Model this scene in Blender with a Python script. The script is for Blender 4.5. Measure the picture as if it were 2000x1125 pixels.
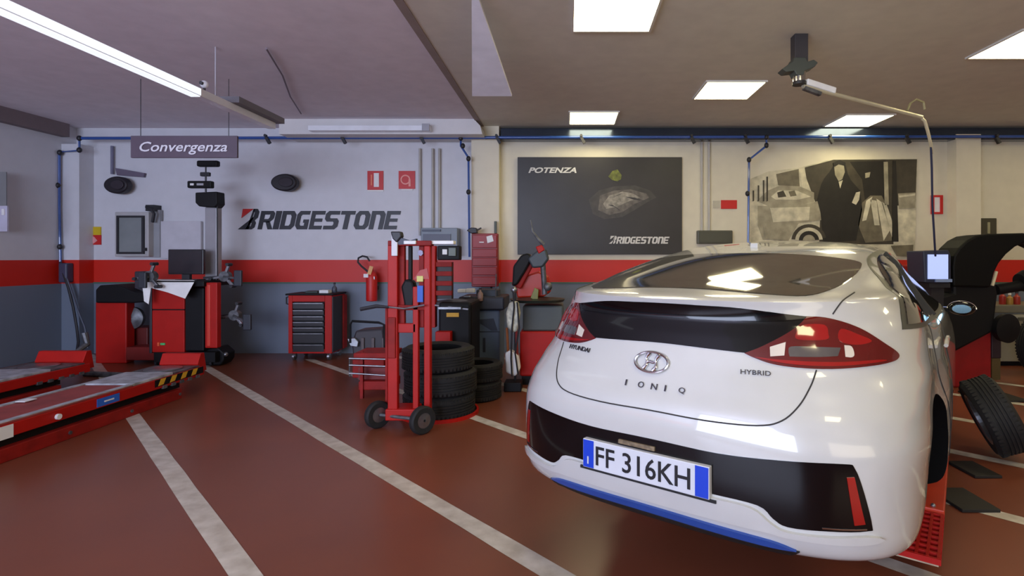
import bpy, bmesh, math, random
from mathutils import Vector, Matrix, Quaternion
from mathutils.bvhtree import BVHTree
from mathutils.geometry import delaunay_2d_cdt
random.seed(7)
for o in list(bpy.data.objects): bpy.data.objects.remove(o, do_unlink=True)
sc = bpy.context.scene
COL = sc.collection
PI = math.pi
# ------------------------------------------------------------------ camera
F, PX, PY, EYE = 1070.0, 1109.0, 503.0, 1.45
cd = bpy.data.cameras.new('camera'); cam = bpy.data.objects.new('camera', cd); COL.objects.link(cam)
cam.location = (0, 0, EYE); cam.rotation_euler = (PI/2, 0, 0)
cd.sensor_width = 36; cd.lens = 36*F/2000
cd.shift_x = (1000-PX)/2000; cd.shift_y = -(562.5-PY)/2000
cd.clip_start = .05
sc.camera = cam
# ------------------------------------------------------------------ light
w = bpy.data.worlds.new('world'); sc.world = w; w.use_nodes = True
w.node_tree.nodes['Background'].inputs[0].default_value = (.78, .82, .95, 1)
w.node_tree.nodes['Background'].inputs[1].default_value = .36
def area(name, loc, target, sx, sy, power, col):
    l = bpy.data.lights.new(name, 'AREA'); l.shape = 'RECTANGLE'; l.size = sx; l.size_y = sy; l.energy = power; l.color = col
    o = bpy.data.objects.new(name, l); COL.objects.link(o); o.location = loc
    o.rotation_euler = (Vector(target)-Vector(loc)).to_track_quat('-Z', 'Y').to_euler(); return o
area('daylight_from_gate', (-4.0, -3.8, 1.95), (-3.6, 6.5, 3.2), 6.4, 2.4, 500, (.66, .75, 1.0))
area('ceiling_fill_light', (4.0, -3.7, 1.9), (3.6, 6.0, 3.3), 5.0, 2.0, 60, (1.0, .88, .66))  # added warm fill that lifts the right ceiling
sc.view_settings.view_transform = 'Standard'; sc.view_settings.look = 'None'
sc.view_settings.gamma = 1; sc.view_settings.exposure = 0.36
sc.view_settings.use_curve_mapping = False
PANEL_EMIT = 10.0
# ------------------------------------------------------------------ helpers
def lin(c):
    return tuple(((v/255)/12.92 if v/255 <= .04045 else ((v/255+.055)/1.055)**2.4) for v in c)
MATS = {}
def mat(name, rgb, rough=.5, metal=0, coat=0, emit=0, noise=0, nscale=6, bump=0, spec=.5, rgb2=None, trans=0, alpha=1):
    if name in MATS: return MATS[name]
    m = bpy.data.materials.new(name); m.use_nodes = True; nt = m.node_tree; b = nt.nodes['Principled BSDF']
    c = lin(rgb)
    b.inputs['Base Color'].default_value = (*c, 1); b.inputs['Roughness'].default_value = rough
    b.inputs['Metallic'].default_value = metal; b.inputs['Coat Weight'].default_value = coat
    b.inputs['Coat Roughness'].default_value = .04
    b.inputs['Specular IOR Level'].default_value = spec
    if trans: b.inputs['Transmission Weight'].default_value = trans
    if alpha < 1: b.inputs['Alpha'].default_value = alpha
    if emit:
        b.inputs['Emission Color'].default_value = (*c, 1); b.inputs['Emission Strength'].default_value = emit
    tc = nt.nodes.new('ShaderNodeTexCoord')
    n = nt.nodes.new('ShaderNodeTexNoise'); n.inputs['Scale'].default_value = nscale; n.inputs['Detail'].default_value = 5
    nt.links.new(tc.outputs['Object'], n.inputs['Vector'])
    if not emit:
        k = noise if noise else .04
        mx = nt.nodes.new('ShaderNodeMix'); mx.data_type = 'RGBA'
        c2 = lin(rgb2) if rgb2 else tuple(v*(1-k*2) for v in c)
        c1 = c if rgb2 else tuple(min(1, v*(1+k)) for v in c)
        mx.inputs[6].default_value = (*c1, 1); mx.inputs[7].default_value = (*c2, 1)
        rp = nt.nodes.new('ShaderNodeMapRange'); rp.inputs[1].default_value = .3; rp.inputs[2].default_value = .7
        nt.links.new(n.outputs['Fac'], rp.inputs[0]); nt.links.new(rp.outputs[0], mx.inputs[0])
        nt.links.new(mx.outputs[2], b.inputs['Base Color'])
    if bump:
        bp = nt.nodes.new('ShaderNodeBump'); bp.inputs['Strength'].default_value = bump; bp.inputs['Distance'].default_value = .01
        nt.links.new(n.outputs['Fac'], bp.inputs['Height']); nt.links.new(bp.outputs[0], b.inputs['Normal'])
    MATS[name] = m; return m
def V(*a): return Vector(a)
def W(x, y, Y): return Vector(((x-PX)/F*Y, Y, EYE-(y-PY)/F*Y))
class G:
    """collects shapes, then links them as ONE mesh object"""
    def __init__(s): s.v = []; s.f = []; s.m = []; s.cur = 0
    def add(s, vs, fs):
        o = len(s.v); s.v += [Vector(p) for p in vs]; s.f += [tuple(i+o for i in q) for q in fs]; s.m += [s.cur]*len(fs); return s
    def box(s, a, b):
        x0, y0, z0 = [min(a[i], b[i]) for i in range(3)]; x1, y1, z1 = [max(a[i], b[i]) for i in range(3)]
        return s.add([(x0,y0,z0),(x1,y0,z0),(x1,y1,z0),(x0,y1,z0),(x0,y0,z1),(x1,y0,z1),(x1,y1,z1),(x0,y1,z1)],
                     [(0,3,2,1),(4,5,6,7),(0,1,5,4),(1,2,6,5),(2,3,7,6),(3,0,4,7)])
    def pbox(s, x0, y0, x1, y1, Y, d=.1):
        a = W(x0, y0, Y); b = W(x1, y1, Y); return s.box((a.x, Y, a.z), (b.x, Y+d, b.z))
    def bar(s, p0, p1, wx, wz, up=(0,0,1)):
        p0 = Vector(p0); p1 = Vector(p1); d = (p1-p0).normalized(); up = Vector(up)
        if abs(d.dot(up)) > .95: up = Vector((0,1,0))
        r = d.cross(up).normalized(); u = r.cross(d)
        vs = [p+r*a*wx/2+u*b*wz/2 for p in (p0, p1) for a, b in ((-1,-1),(1,-1),(1,1),(-1,1))]
        return s.add(vs, [(0,1,2,3),(7,6,5,4),(0,4,5,1),(1,5,6,2),(2,6,7,3),(3,7,4,0)])
    def cyl(s, p0, p1, r, n=18, r2=None):
        p0 = Vector(p0); p1 = Vector(p1); r2 = r if r2 is None else r2
        q = (p1-p0).to_track_quat('Z', 'Y')
        vs = [p+q@Vector((rr*math.cos(2*PI*i/n), rr*math.sin(2*PI*i/n), 0)) for p, rr in ((p0, r), (p1, r2)) for i in range(n)]
        fs = [(i, (i+1)%n, n+(i+1)%n, n+i) for i in range(n)]+[tuple(range(n-1,-1,-1)), tuple(range(n, 2*n))]
        return s.add(vs, fs)
    def tube(s, pts, r, n=8, closed=False):
        pts = [Vector(p) for p in pts]; m = len(pts); vs = []; prev = None
        for i, p in enumerate(pts):
            a = pts[(i-1)%m] if closed or i else p; b = pts[(i+1)%m] if closed or i < m-1 else p
            d = (b-a).normalized()
            if prev is None:
                up = Vector((0,0,1)) if abs(d.z) < .9 else Vector((1,0,0)); x = d.cross(up).normalized()
            else: x = (prev-d*prev.dot(d)).normalized()
            prev = x; y = d.cross(x)
            rr = r[i] if isinstance(r, (list, tuple)) else r
            vs += [p+x*rr*math.cos(2*PI*k/n)+y*rr*math.sin(2*PI*k/n) for k in range(n)]
        fs = [(i*n+k, i*n+(k+1)%n, ((i+1)%m)*n+(k+1)%n, ((i+1)%m)*n+k) for i in range(m if closed else m-1) for k in range(n)]
        if not closed: fs += [tuple(range(n-1,-1,-1)), tuple(range((m-1)*n, m*n))]
        return s.add(vs, fs)
    def lathe(s, prof, c, axis=(0,0,1), n=32, cap=True):
        """prof: (radius, height) pairs along axis"""
        c = Vector(c); q = Vector(axis).to_track_quat('Z', 'Y'); vs = []; m = len(prof)
        for r, h in prof: vs += [c+q@Vector((r*math.cos(2*PI*i/n), r*math.sin(2*PI*i/n), h)) for i in range(n)]
        fs = [(j*n+i, j*n+(i+1)%n, (j+1)*n+(i+1)%n, (j+1)*n+i) for j in range(m-1) for i in range(n)]
        if cap: fs += [tuple(range(n-1,-1,-1)), tuple(range((m-1)*n, m*n))]
        return s.add(vs, fs)
    def ring(s, prof, c, axis=(0,0,1), n=40):
        """closed profile"""
        c = Vector(c); q = Vector(axis).to_track_quat('Z', 'Y'); vs = []; m = len(prof)
        for r, h in prof: vs += [c+q@Vector((r*math.cos(2*PI*i/n), r*math.sin(2*PI*i/n), h)) for i in range(n)]
        return s.add(vs, [(j*n+i, j*n+(i+1)%n, ((j+1)%m)*n+(i+1)%n, ((j+1)%m)*n+i) for j in range(m) for i in range(n)])
    def ball(s, c, r, sc=(1,1,1), n=16, m=10):
        c = Vector(c); prof = []
        vs = [c+Vector((0,0,-r*sc[2]))]
        for j in range(1, m):
            a = -PI/2+PI*j/m
            vs += [c+Vector((r*sc[0]*math.cos(a)*math.cos(2*PI*i/n), r*sc[1]*math.cos(a)*math.sin(2*PI*i/n), r*sc[2]*math.sin(a))) for i in range(n)]
        vs.append(c+Vector((0,0,r*sc[2]))); L = len(vs)-1
        fs = [(0, 1+(i+1)%n, 1+i) for i in range(n)]+[(1+j*n+i, 1+j*n+(i+1)%n, 1+(j+1)*n+(i+1)%n, 1+(j+1)*n+i) for j in range(m-2) for i in range(n)]
        fs += [(L, 1+(m-2)*n+i, 1+(m-2)*n+(i+1)%n) for i in range(n)]
        return s.add(vs, fs)
    def prism(s, pts, vec):
        pts = [Vector(p) for p in pts]; vec = Vector(vec); n = len(pts)
        return s.add(pts+[p+vec for p in pts], [tuple(range(n)), tuple(range(2*n-1, n-1, -1))]+[(i, n+i, n+(i+1)%n, (i+1)%n) for i in range(n)])
    def pprism(s, px, Y, d):
        """outline given at its own distance Y, with thickness d behind it"""
        return s.prism([W(x, y, Y) for x, y in px], (0, d, 0))
    def build(s, name, m, parent=None, smooth=False, bevel=0, local=False, kind=None):
        me = bpy.data.meshes.new(name); off = Vector((0,0,0))
        if parent is not None and not local:
            p = parent
            while p is not None: off += p.location; p = p.parent
        me.from_pydata([tuple(v-off) for v in s.v], [], s.f)
        for mm in (m if isinstance(m, (list, tuple)) else [m]): me.materials.append(mm)
        for p, k in zip(me.polygons, s.m): p.material_index = k
        bm = bmesh.new(); bm.from_mesh(me); bmesh.ops.recalc_face_normals(bm, faces=bm.faces); bm.to_mesh(me); bm.free()
        if smooth:
            for p in me.polygons: p.use_smooth = True
            me.set_sharp_from_angle(angle=math.radians(38))
        o = bpy.data.objects.new(name, me); COL.objects.link(o)
        if parent is not None: o.parent = parent
        if bevel:
            b = o.modifiers.new('bevel', 'BEVEL'); b.width = bevel; b.segments = 2; b.limit_method = 'ANGLE'
        if kind: o['kind'] = kind
        return o
def thing(name, label, cat, loc=(0,0,0), group=None, rotz=0):
    o = bpy.data.objects.new(name, None); COL.objects.link(o); o.location = loc; o.rotation_euler = (0,0,rotz)
    o.empty_display_size = .1
    o['label'] = label; o['category'] = cat
    if group: o['group'] = group
    return o
def tag(o, label, cat, group=None):
    o['label'] = label; o['category'] = cat
    if group: o['group'] = group
    return o
def struct(o): o['kind'] = 'structure'; return o
def lettering(name, text, m, parent, height, width=None, depth=.004, shear=0, bold=0, origin=(0,0,0), right=(1,0,0), up=(0,0,1), spacing=1, local=False):
    """built-in font turned into a mesh; origin = lower left corner; cap height and width in metres"""
    cu = bpy.data.curves.new(name, 'FONT'); cu.body = text; cu.size = 1; cu.extrude = .02; cu.shear = shear; cu.offset = bold; cu.space_character = spacing
    cu.resolution_u = 3
    to = bpy.data.objects.new(name, cu); COL.objects.link(to)
    dg = bpy.context.evaluated_depsgraph_get(); me = bpy.data.meshes.new_from_object(to.evaluated_get(dg))
    bpy.data.objects.remove(to, do_unlink=True); bpy.data.curves.remove(cu)
    xs = [v.co.x for v in me.vertices]; ys = [v.co.y for v in me.vertices]; zs = [v.co.z for v in me.vertices]
    x0, x1, y0, y1, z0, z1 = min(xs), max(xs), min(ys), max(ys), min(zs), max(zs)
    sy = height/(y1-y0); sx = (width/(x1-x0)) if width else sy
    R = Vector(right).normalized(); U = Vector(up).normalized(); N = R.cross(U).normalized(); O = Vector(origin)
    off = Vector((0,0,0))
    if parent is not None and not local:
        p = parent
        while p is not None: off += p.location; p = p.parent
    for v in me.vertices:
        v.co = O+R*(v.co.x-x0)*sx+U*(v.co.y-y0)*sy+N*((v.co.z-z0)/(z1-z0)*depth)-off
    me.materials.clear(); me.materials.append(m)
    o = bpy.data.objects.new(name, me); COL.objects.link(o)
    if parent is not None: o.parent = parent
    return o
def sinterp(tab, x):
    """smooth interpolation in a table of (x, a, b, ...) rows"""
    if x <= tab[0][0]: return list(tab[0][1:])
    if x >= tab[-1][0]: return list(tab[-1][1:])
    for i in range(len(tab)-1):
        if x <= tab[i+1][0]:
            p1, p2 = tab[i], tab[i+1]; p0 = tab[max(i-1, 0)]; p3 = tab[min(i+2, len(tab)-1)]
            h = p2[0]-p1[0]; t = (x-p1[0])/h; r = []
            for k in range(1, len(p1)):
                def slope(a, b, c):
                    if c[0] == b[0] or b[0] == a[0]: return 0
                    s1 = (b[k]-a[k])/(b[0]-a[0]); s2 = (c[k]-b[k])/(c[0]-b[0])
                    return 0 if s1*s2 <= 0 else 2*s1*s2/(s1+s2)
                d = (p2[k]-p1[k])/h
                m1 = slope(p0, p1, p2) if p0 is not p1 else d
                m2 = slope(p1, p2, p3) if p3 is not p2 else d
                r.append((2*t**3-3*t*t+1)*p1[k]+(t**3-2*t*t+t)*h*m1+(-2*t**3+3*t*t)*p2[k]+(t**3-t*t)*h*m2)
            return r
# ================================================================== the setting
WY = 8.30; CZ = 3.41; XL = -7.44; XR = 9.0; YB = -4.0
M_floor = mat('red_brown_floor_paint', (124,69,48), .30, noise=.12, nscale=1.3, bump=.03, rgb2=(112,62,45))
M_line = mat('worn_white_floor_paint', (205,198,188), .45, noise=.12, nscale=9, rgb2=(170,160,148))
M_ceilL = mat('lilac_grey_ceiling', (230,222,228), .8, noise=.03)
M_ceilR = mat('beige_ceiling', (218,214,200), .8, noise=.03)
M_white = mat('white_wall_paint', (214,212,212), .55, noise=.02)
M_cream = mat('cream_wall_paint', (216,208,188), .55, noise=.02)
def wall_mat(name, up):
    m = mat(name, up, .5, noise=.02); nt = m.node_tree; b = nt.nodes['Principled BSDF']
    geo = nt.nodes.new('ShaderNodeNewGeometry'); sp = nt.nodes.new('ShaderNodeSeparateXYZ'); nt.links.new(geo.outputs['Position'], sp.inputs[0])
    src = b.inputs['Base Color'].links[0].from_socket
    for z, col in ((1.415, (198,32,14)), (1.068, (108,118,134))):
        c = nt.nodes.new('ShaderNodeMath'); c.operation = 'LESS_THAN'; c.inputs[1].default_value = z; nt.links.new(sp.outputs['Z'], c.inputs[0])
        mx = nt.nodes.new('ShaderNodeMix'); mx.data_type = 'RGBA'; nt.links.new(c.outputs[0], mx.inputs[0]); nt.links.new(src, mx.inputs[6])
        mx.inputs[7].default_value = (*lin(col), 1); src = mx.outputs[2]
    nt.links.new(src, b.inputs['Base Color']); return m
M_wL = wall_mat('banded_wall_white_red_grey', (206,206,212)); M_wR = wall_mat('banded_wall_cream_red_grey', (214,206,184))
floor = struct(G().box((XL-.2, YB, -.12), (XR+.2, WY+.2, 0)).build('floor', M_floor))
XS = -1.25                                    # where the left bay meets the right bay
struct(G().box((XL-.2, WY, 0), (XS, WY+.2, CZ+.2)).build('wall_back', M_wL))
struct(G().box((XS, WY, 0), (XR+.2, WY+.2, CZ+.2)).build('wall_back_right', M_wR))
struct(G().box((XL-.2, YB, 0), (XL, WY, CZ+.2)).build('wall_left', M_wL))
struct(G().box((XR, YB, 0), (XR+.2, WY, CZ+.2)).build('wall_right', M_wR))
struct(G().box((XL-.2, YB, CZ), (XS, WY+.2, CZ+.15)).build('ceiling', M_ceilL))
struct(G().box((XS, YB, CZ-.012), (XR+.2, WY+.2, CZ+.15)).build('ceiling_right', M_ceilR))
struct(G().box((-.6, YB-.2, 0), (XR+.2, YB, CZ+.2)).build('wall_front', M_wR))
struct(G().box((XL-.2, YB-.2, 2.9), (-.6, YB, CZ+.2)).build('wall_front_lintel', M_wL))
# pilasters
struct(G().box((-1.43, 8.12, 0), (-1.02, WY, CZ)).build('wall_pilaster', M_wR))
struct(G().pbox(1868, 262, 1916, 690, 8.1, .22).build('wall_pilaster_right', M_wR))
struct(G().box((XL, 8.05, 0), (-7.18, WY, 3.12)).build('wall_pilaster_left', M_wL))
# lit soffit beam over the back wall, left bay
a = W(545, 232, 7.75); b = W(942, 262, 7.75)
struct(G().prism([(a.x, 7.75, CZ), (b.x-.12, 7.75, CZ), (b.x-.03, 7.75, b.z+.12), (b.x, 7.75, b.z), (a.x, 7.75, b.z)], (0, .54, 0)).build('trim_1', M_white))
# left cornice and ceiling beam joints
struct(G().box((XL, YB, 3.22), (XL+.12, 8.05, CZ)).build('trim_2', mat('mauve_grey_trim', (120,106,108), .7)))
struct(G().bar((-1.28, 2.0, CZ-.01), (-1.28, WY, CZ-.01), .075, .02).build('trim_3', mat('brown_grey_joint', (150,136,128), .8)))
# triangular bulkhead face beside the joint, whitened and tilted toward the gate to look lit
struct(G().prism([W(922,188,5.43), W(1000,188,5.43), W(922.5,-38,3.83), W(921,-38,3.83)], (0, 0.005, .022)).build('trim_4', mat('bright_white_panel', (236,236,246), .6)))
struct(G().pbox(-40, 551, 2000, 554, 8.29, .02).build('baseboard_band', mat('thin_green_grey_edge', (70,104,88), .5)))
# painted bay lines, all at 45 degrees to the wall, on the floor
segs = [(1.03, 2.2, 8.2), (2.45, 2.0, 7.62), (4.12, 1.2, 7.8), (5.52, .9, 8.1), (6.97, 1.2, 8.1), (8.42, 1.6, 8.1), (9.9, 2.2, 8.1), (11.3, 2.8, 8.1)]
for c, y0, y1 in segs:
    h = .052 if c > 2.5 else .058; dx = h*math.sqrt(2)
    g = G(); n = 24
    vs = []
    for i in range(n+1):
        y = y0+(y1-y0)*i/n
        for s in (-1, 1): vs.append((c-y+s*dx+random.uniform(-.004,.004), y, .0015)); 
    g.add(vs, [(2*i, 2*i+1, 2*i+3, 2*i+2) for i in range(n)])
    g.build('painted_line', M_line, floor)
# ------------------------------------------------------------------ ceiling lights
M_emit = mat('lit_diffuser', (255,242,192), .5, emit=PANEL_EMIT); M_frame = mat('white_lamp_frame', (225,222,212), .5)
def panel(x, y, label, off=False):
    t = thing('ceiling_light', label, 'ceiling light', (x+.34, y+.34, CZ-.012), 'square ceiling light panels')
    G().box((x+.02, y+.02, CZ-.028), (x+.66, y+.66, CZ-.022)).build('diffuser', M_emit, t)
    G().box((x, y, CZ-.03), (x+.68, y+.02, CZ-.012)).box((x, y+.66, CZ-.03), (x+.68, y+.68, CZ-.012)).box((x, y+.02, CZ-.03), (x+.02, y+.66, CZ-.012)).box((x+.66, y+.02, CZ-.03), (x+.68, y+.66, CZ-.012)).build('frame', M_frame, t)
PN = [(0.03, 4.02, 'square ceiling light at the top centre, cut by the upper edge'),
      (0.01, 7.28, 'ceiling light above the dark tyre poster, near the wall'),
      (1.52, 6.02, 'ceiling light in the middle between dark poster and ceiling arm'),
      (3.77, 7.42, 'far ceiling light under the thin ceiling arm, above the photo mural'),
      (3.87, 4.66, 'ceiling light in the top right corner, cut by the right edge'),
      (1.52, 2.75, 'ceiling light out of frame above the car tail'), (0.03, .75, 'ceiling light out of frame behind the viewer, centre'),
      (3.87, 1.4, 'ceiling light out of frame right of the car'), (1.52, -.6, 'ceiling light out of frame behind the viewer, right'), (6.6, 6.3, 'ceiling light out of frame by the right wall'), (6.6, 3.0, 'ceiling light out of frame by the right wall, nearer')]
for x, y, l in PN: panel(x, y, l)
# ------------------------------------------------------------------ hanging white rail with sign
M_rail = mat('white_enamel_rail', (240,243,250), .35, coat=.3); M_dgrey = mat('dark_grey_metal', (62,62,66), .5, metal=.3); M_mauve = mat('mauve_sign_face', (92,78,92), .5)
t = thing('hanging_rail', 'long white rail hanging under the left ceiling, running to the back wall', 'rail', (-3.3, 4.5, 2.88))
G().box((-3.34, 1.5, 2.88), (-3.25, 6.1, 2.95)).build('rail_body', M_rail, t, bevel=.006)
G().box((-3.38, 5.3, 2.95), (-3.18, 6.15, 3.01)).build('cable_tray', mat('grey_tray', (120,118,126), .6), t)
G().box((-3.335, 1.5, 2.872), (-3.255, 4.85, 2.88)).build('rail_glow', mat('rail_daylight_glow', (236,244,255), .4, emit=.72), t)  # glowing strips stand in for daylight on the near rail, no lamp
G().box((-3.25, 1.5, 2.885), (-3.246, 4.85, 2.945)).build('rail_glow', MATS['rail_daylight_glow'], t)
for y in (5.1, 3.0): G().cyl((-3.28, y, 2.95), (-3.28, y, CZ), .006, 8).build('hanger_rod', mat('pale_steel', (215,215,225), .3, metal=.6), t)
c = W(392, 168, 4.9)
t = thing('sensor_ball', 'small pale round sensor sitting on the white ceiling rail', 'sensor', (c.x, c.y, 2.95))
G().ball((c.x, 4.95, c.z+.03), .035).build('housing', M_rail, t, smooth=True); G().cyl((c.x, 4.915, c.z+.03), (c.x, 4.90, c.z+.03), .016, 12).build('lens', M_dgrey, t); G().cyl((c.x, 4.95, 2.951), (c.x, 4.95, c.z+.02), .01, 8).build('foot', M_dgrey, t)
def P2(x0, y0, x1, y1, Y): return W(x0, y0, Y), W(x1, y1, Y)
M_txt = mat('white_lettering', (226,224,232), .5)
a, b = P2(255, 265, 463, 308, 6.0)
t = thing('hanging_sign', 'dark mauve hanging sign reading Convergenza', 'sign', ((a.x+b.x)/2, 6.0, b.z))
G().box((a.x, 6.0, b.z), (b.x, 6.03, a.z)).build('board', M_mauve, t, bevel=.004)
lettering('sign_text', 'Convergenza', M_txt, t, 25*6/F, 171*6/F, .004, shear=.25, bold=.012, origin=W(273, 302, 5.994))
for x in (a.x+.1, b.x-.1): G().cyl((x, 6.015, a.z), (x, 6.015, CZ), .004, 6).build('hanger_wire', M_dgrey, t)
# ceiling crack-like cable
p0, p1 = W(520, 95, 1.94*F/408), W(588, 222, 1.94*F/281)
tag(G().tube([p0, p0.lerp(p1, .33)+V(.02,0,0), p0.lerp(p1, .66)-V(.02,0,0), p1], .009, 6).build('ceiling_cable', M_ceilCab:=mat('grey_cable', (128,118,130), .7), smooth=True), 'thin grey cable running across the left ceiling', 'cable')
# fluorescent fitting in front of the soffit
a, b = P2(600, 244, 838, 254, 7.6)
t = thing('strip_light', 'unlit white strip light mounted on the soffit above the wall lettering', 'light fitting', ((a.x+b.x)/2, 7.7, b.z))
G().box((a.x, 7.62, b.z), (b.x, 7.75, a.z)).build('housing', M_rail, t, bevel=.005); G().box((b.x-.10, 7.60, b.z-.01), (b.x, 7.62, a.z+.02)).build('end_cap', mat('pale_grey_cap', (160,160,168), .5), t)
# ------------------------------------------------------------------ compressed air pipes and conduit
M_bpipe = mat('blue_air_pipe', (40,78,150), .3, coat=.5); M_fit = mat('black_pipe_fitting', (34,34,40), .5); M_duct = mat('glossy_blue_grey_duct', (70,80,98), .16, metal=.75)
t = thing('air_pipe', 'blue compressed air pipe along the top of the back wall with drop pipes', 'pipe', (0, 8.0, W(0,265,8.0).z))
g = G(); z = W(0,266,8.0).z
g.cyl((W(155,0,8.0).x, 8.0, z-.03), (XR, 8.0, z), .022, 12); g.build('main_pipe', M_bpipe, t, smooth=True)
def drop(pts, Y=8.0):
    G().tube([W(x, y, Y) for x, y in pts], .016, 8).build('drop_pipe', M_bpipe, t, smooth=True)
drop([(155,268),(155,294),(116,297),(116,400),(118,515)]); drop([(900,265),(900,285),(915,308),(916,400),(917,502)]); drop([(1497,265),(1497,285),(1463,312),(1462,400),(1461,480)])
for x, y in ((155,270),(155,293),(117,298),(113,362),(117,482),(900,270),(904,285),(915,310),(915,375),(1497,268),(1497,284),(1463,312),(1460,378)):
    G().ball(W(x, y, 7.99), .034, (1,1,1.2), 10, 8).build('pipe_fitting', M_fit, t, smooth=True)
for x in (520, 668, 822, 970, 1135, 1350, 1455, 1620, 1770, 1945):
    p = W(x, 268, 7.97)
    G().bar(p, p+V(.05,0,-.09), .045, .04).cyl(p+V(0,0,.02), p+V(0,-.04,.02), .02, 8).build('tap', M_fit, t)
t = thing('cable_duct', 'glossy blue-grey duct high on the right part of the back wall', 'duct', (3, 8.15, 3.25))
a = W(1000, 250, 8.12); G().box((-1.0, 8.12, a.z-.17), (XR, WY-.002, a.z)).build('duct_body', M_duct, t, bevel=.01)
# vertical conduits
for xs, Yc in (((820,), 8.25), ((845, 858), 8.25), ((1371, 1385), 8.25)):
    for x in xs:
        tag(G().cyl(W(x, 460, Yc), W(x, 290 if x < 1000 else 278, Yc), .018, 10).build('wall_conduit', mat('pale_conduit', (176,176,182) if x < 0 else (178,174,168), .5), smooth=True),
            {820:'pale vertical conduit right of the round hose reel sign',845:'pale vertical conduit, left one of the pair by the blue drop pipe',858:'pale vertical conduit, right one of the pair by the blue drop pipe',1371:'pale vertical conduit beside the dark poster',1385:'pale vertical conduit left of the small red label'}[x], 'conduit')
# ------------------------------------------------------------------ wall lettering and signs
M_navy = mat('near_black_lettering', (26,26,34), .45); M_sred = mat('sign_red', (196,30,28), .45); M_swhite = mat('sign_white', (228,226,226), .5)
def bridgestone(x0, y0, x1, y1, Y, mt, mr, label, parent=None):
    """bold slanted letters; first letter B with a cut and a coloured corner"""
    px = Y/F; h = (y1-y0)*px; wd = (x1-x0)*px; o = W(x0, y1, Y)
    if parent is None: t = thing('wall_lettering', label, 'lettering', (o.x+wd/2, Y, o.z))
    else: t = parent
    def sh(x, z): return (o.x+x*wd+z*h*.22, Y, o.z+z*h)
    # the B: black body + slanted cut + coloured upper left corner
    def P(pts, m, nm): G().prism([sh(x, z) for x, z in pts], (0, -.012, 0)).build(nm, m, t)
    P([(.0,0),(.055,0),(.083,.62),(.076,.62)], mt, 'letter_piece')
    P([(.007,.60),(.004,1.08),(.068,1.08)], mr, 'corner_mark')
    g = G()
    g.prism([sh(x, z) for x, z in [(.048,.0),(.083,.0),(.098,.10),(.101,.34),(.090,.48),(.066,.48),(.063,.36),(.077,.34),(.075,.16),(.050,.14)]], (0,-.012,0))
    g.prism([sh(x, z) for x, z in [(.072,.48),(.090,.48),(.106,.62),(.107,.92),(.094,1.08),(.072,1.08),(.070,.94),(.082,.9),(.080,.66),(.072,.62)]], (0,-.012,0))
    g.prism([sh(x, z) for x, z in [(.052,.0),(.066,.0),(.078,1.08),(.070,1.08)]], (0,-.012,0))
    g.build('letter_piece', mt, t)
    # remaining letters as outlines on a unit cell (x 0..1, z 0..1)
    s = .30; e = .20
    Ls = {'R':[[(0,0),(s,0),(s,1),(0,1)],[(s,1),(s,1-e),(.62,1-e),(.7,.88),(.7,.66),(.62,.56),(s,.56),(s,.38),(.72,.38),(.95,.55),(1,.65),(1,.88),(.86,1)],[(.46,.42),(.72,.0),(1.05,0),(.74,.44)]],
          'I':[[(.0,0),(1,0),(1,1),(.0,1)]],
          'D':[[(0,0),(s,0),(s,1),(0,1)],[(s,1),(s,1-e),(.62,1-e),(.7,.7),(.7,.3),(.62,e),(s,e),(s,0),(.8,0),(1,.2),(1,.8),(.8,1)]],
          'G':[[(.2,0),(0,.2),(0,.8),(.2,1),(.95,1),(.92,1-e),(.38,1-e),(.30,.72),(.30,.28),(.38,e),(.66,e),(.66,.36),(.55,.36),(.55,.54),(.96,.54),(.96,0)]],
          'E':[[(0,0),(s,0),(s,1),(0,1)],[(s,0),(.95,0),(.95,e),(s,e)],[(s,.41),(.88,.41),(.88,.59),(s,.59)],[(s,.80),(1,.80),(1,1),(s,1)]],
          'S':[[(.0,0),(.8,0),(1,.16),(1,.46),(.85,.6),(.38,.6),(.32,.66),(.32,.76),(.38,.8),(.98,.8),(.98,1),(.2,1),(0,.84),(0,.56),(.16,.42),(.62,.42),(.68,.36),(.68,.26),(.62,.2),(0,.2)]],
          'T':[[(0,.8),(1,.8),(1,1),(0,1)],[(.33,0),(.66,0),(.66,.8),(.33,.8)]],
          'O':[[(.2,0),(0,.2),(0,.8),(.2,1),(.5,1),(.5,.8),(.38,.8),(.31,.7),(.31,.3),(.38,.2),(.5,.2),(.5,0)],[(.5,0),(.5,.2),(.62,.2),(.69,.3),(.69,.7),(.62,.8),(.5,.8),(.5,1),(.8,1),(1,.8),(1,.2),(.8,0)]],
          'N':[[(0,0),(.32,0),(.32,1),(0,1)],[(.32,1),(.32,.8),(.6,.8),(.68,.7),(.68,0),(1,0),(1,.82),(.82,1)]]}
    word = 'RIDGESTONE'; wd_ = [.085,.034,.085,.080,.080,.085,.085,.088,.085,.082]; x = .120; gap = (1-.120-sum(wd_)-.03)/9
    for ch, ww in zip(word, wd_):
        g = G()
        for poly in Ls[ch]: g.prism([sh(x+p[0]*ww, p[1]*.97) for p in poly], (0, -.012, 0))
        o_ = g.build('letter', mt, t); x += ww+gap
    return t
bridgestone(465, 411, 785, 448, 8.297, M_navy, M_sred, 'large black slanted tyre maker lettering on the left wall with red corner mark')
def flat_sign(name, x0, y0, x1, y1, Y, m, label, cat, d=.012, bevel=0):
    a, b = P2(x0, y0, x1, y1, Y)
    t = thing(name, label, cat, ((a.x+b.x)/2, Y, b.z))
    G().box((a.x, Y-d, b.z), (b.x, Y, a.z)).build('panel', m, t, bevel=bevel); return t
t = flat_sign('fire_sign', 718, 334, 749, 371, 8.298, M_sred, 'red square fire extinguisher sign with white cylinder, left of the pair', 'sign')
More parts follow.
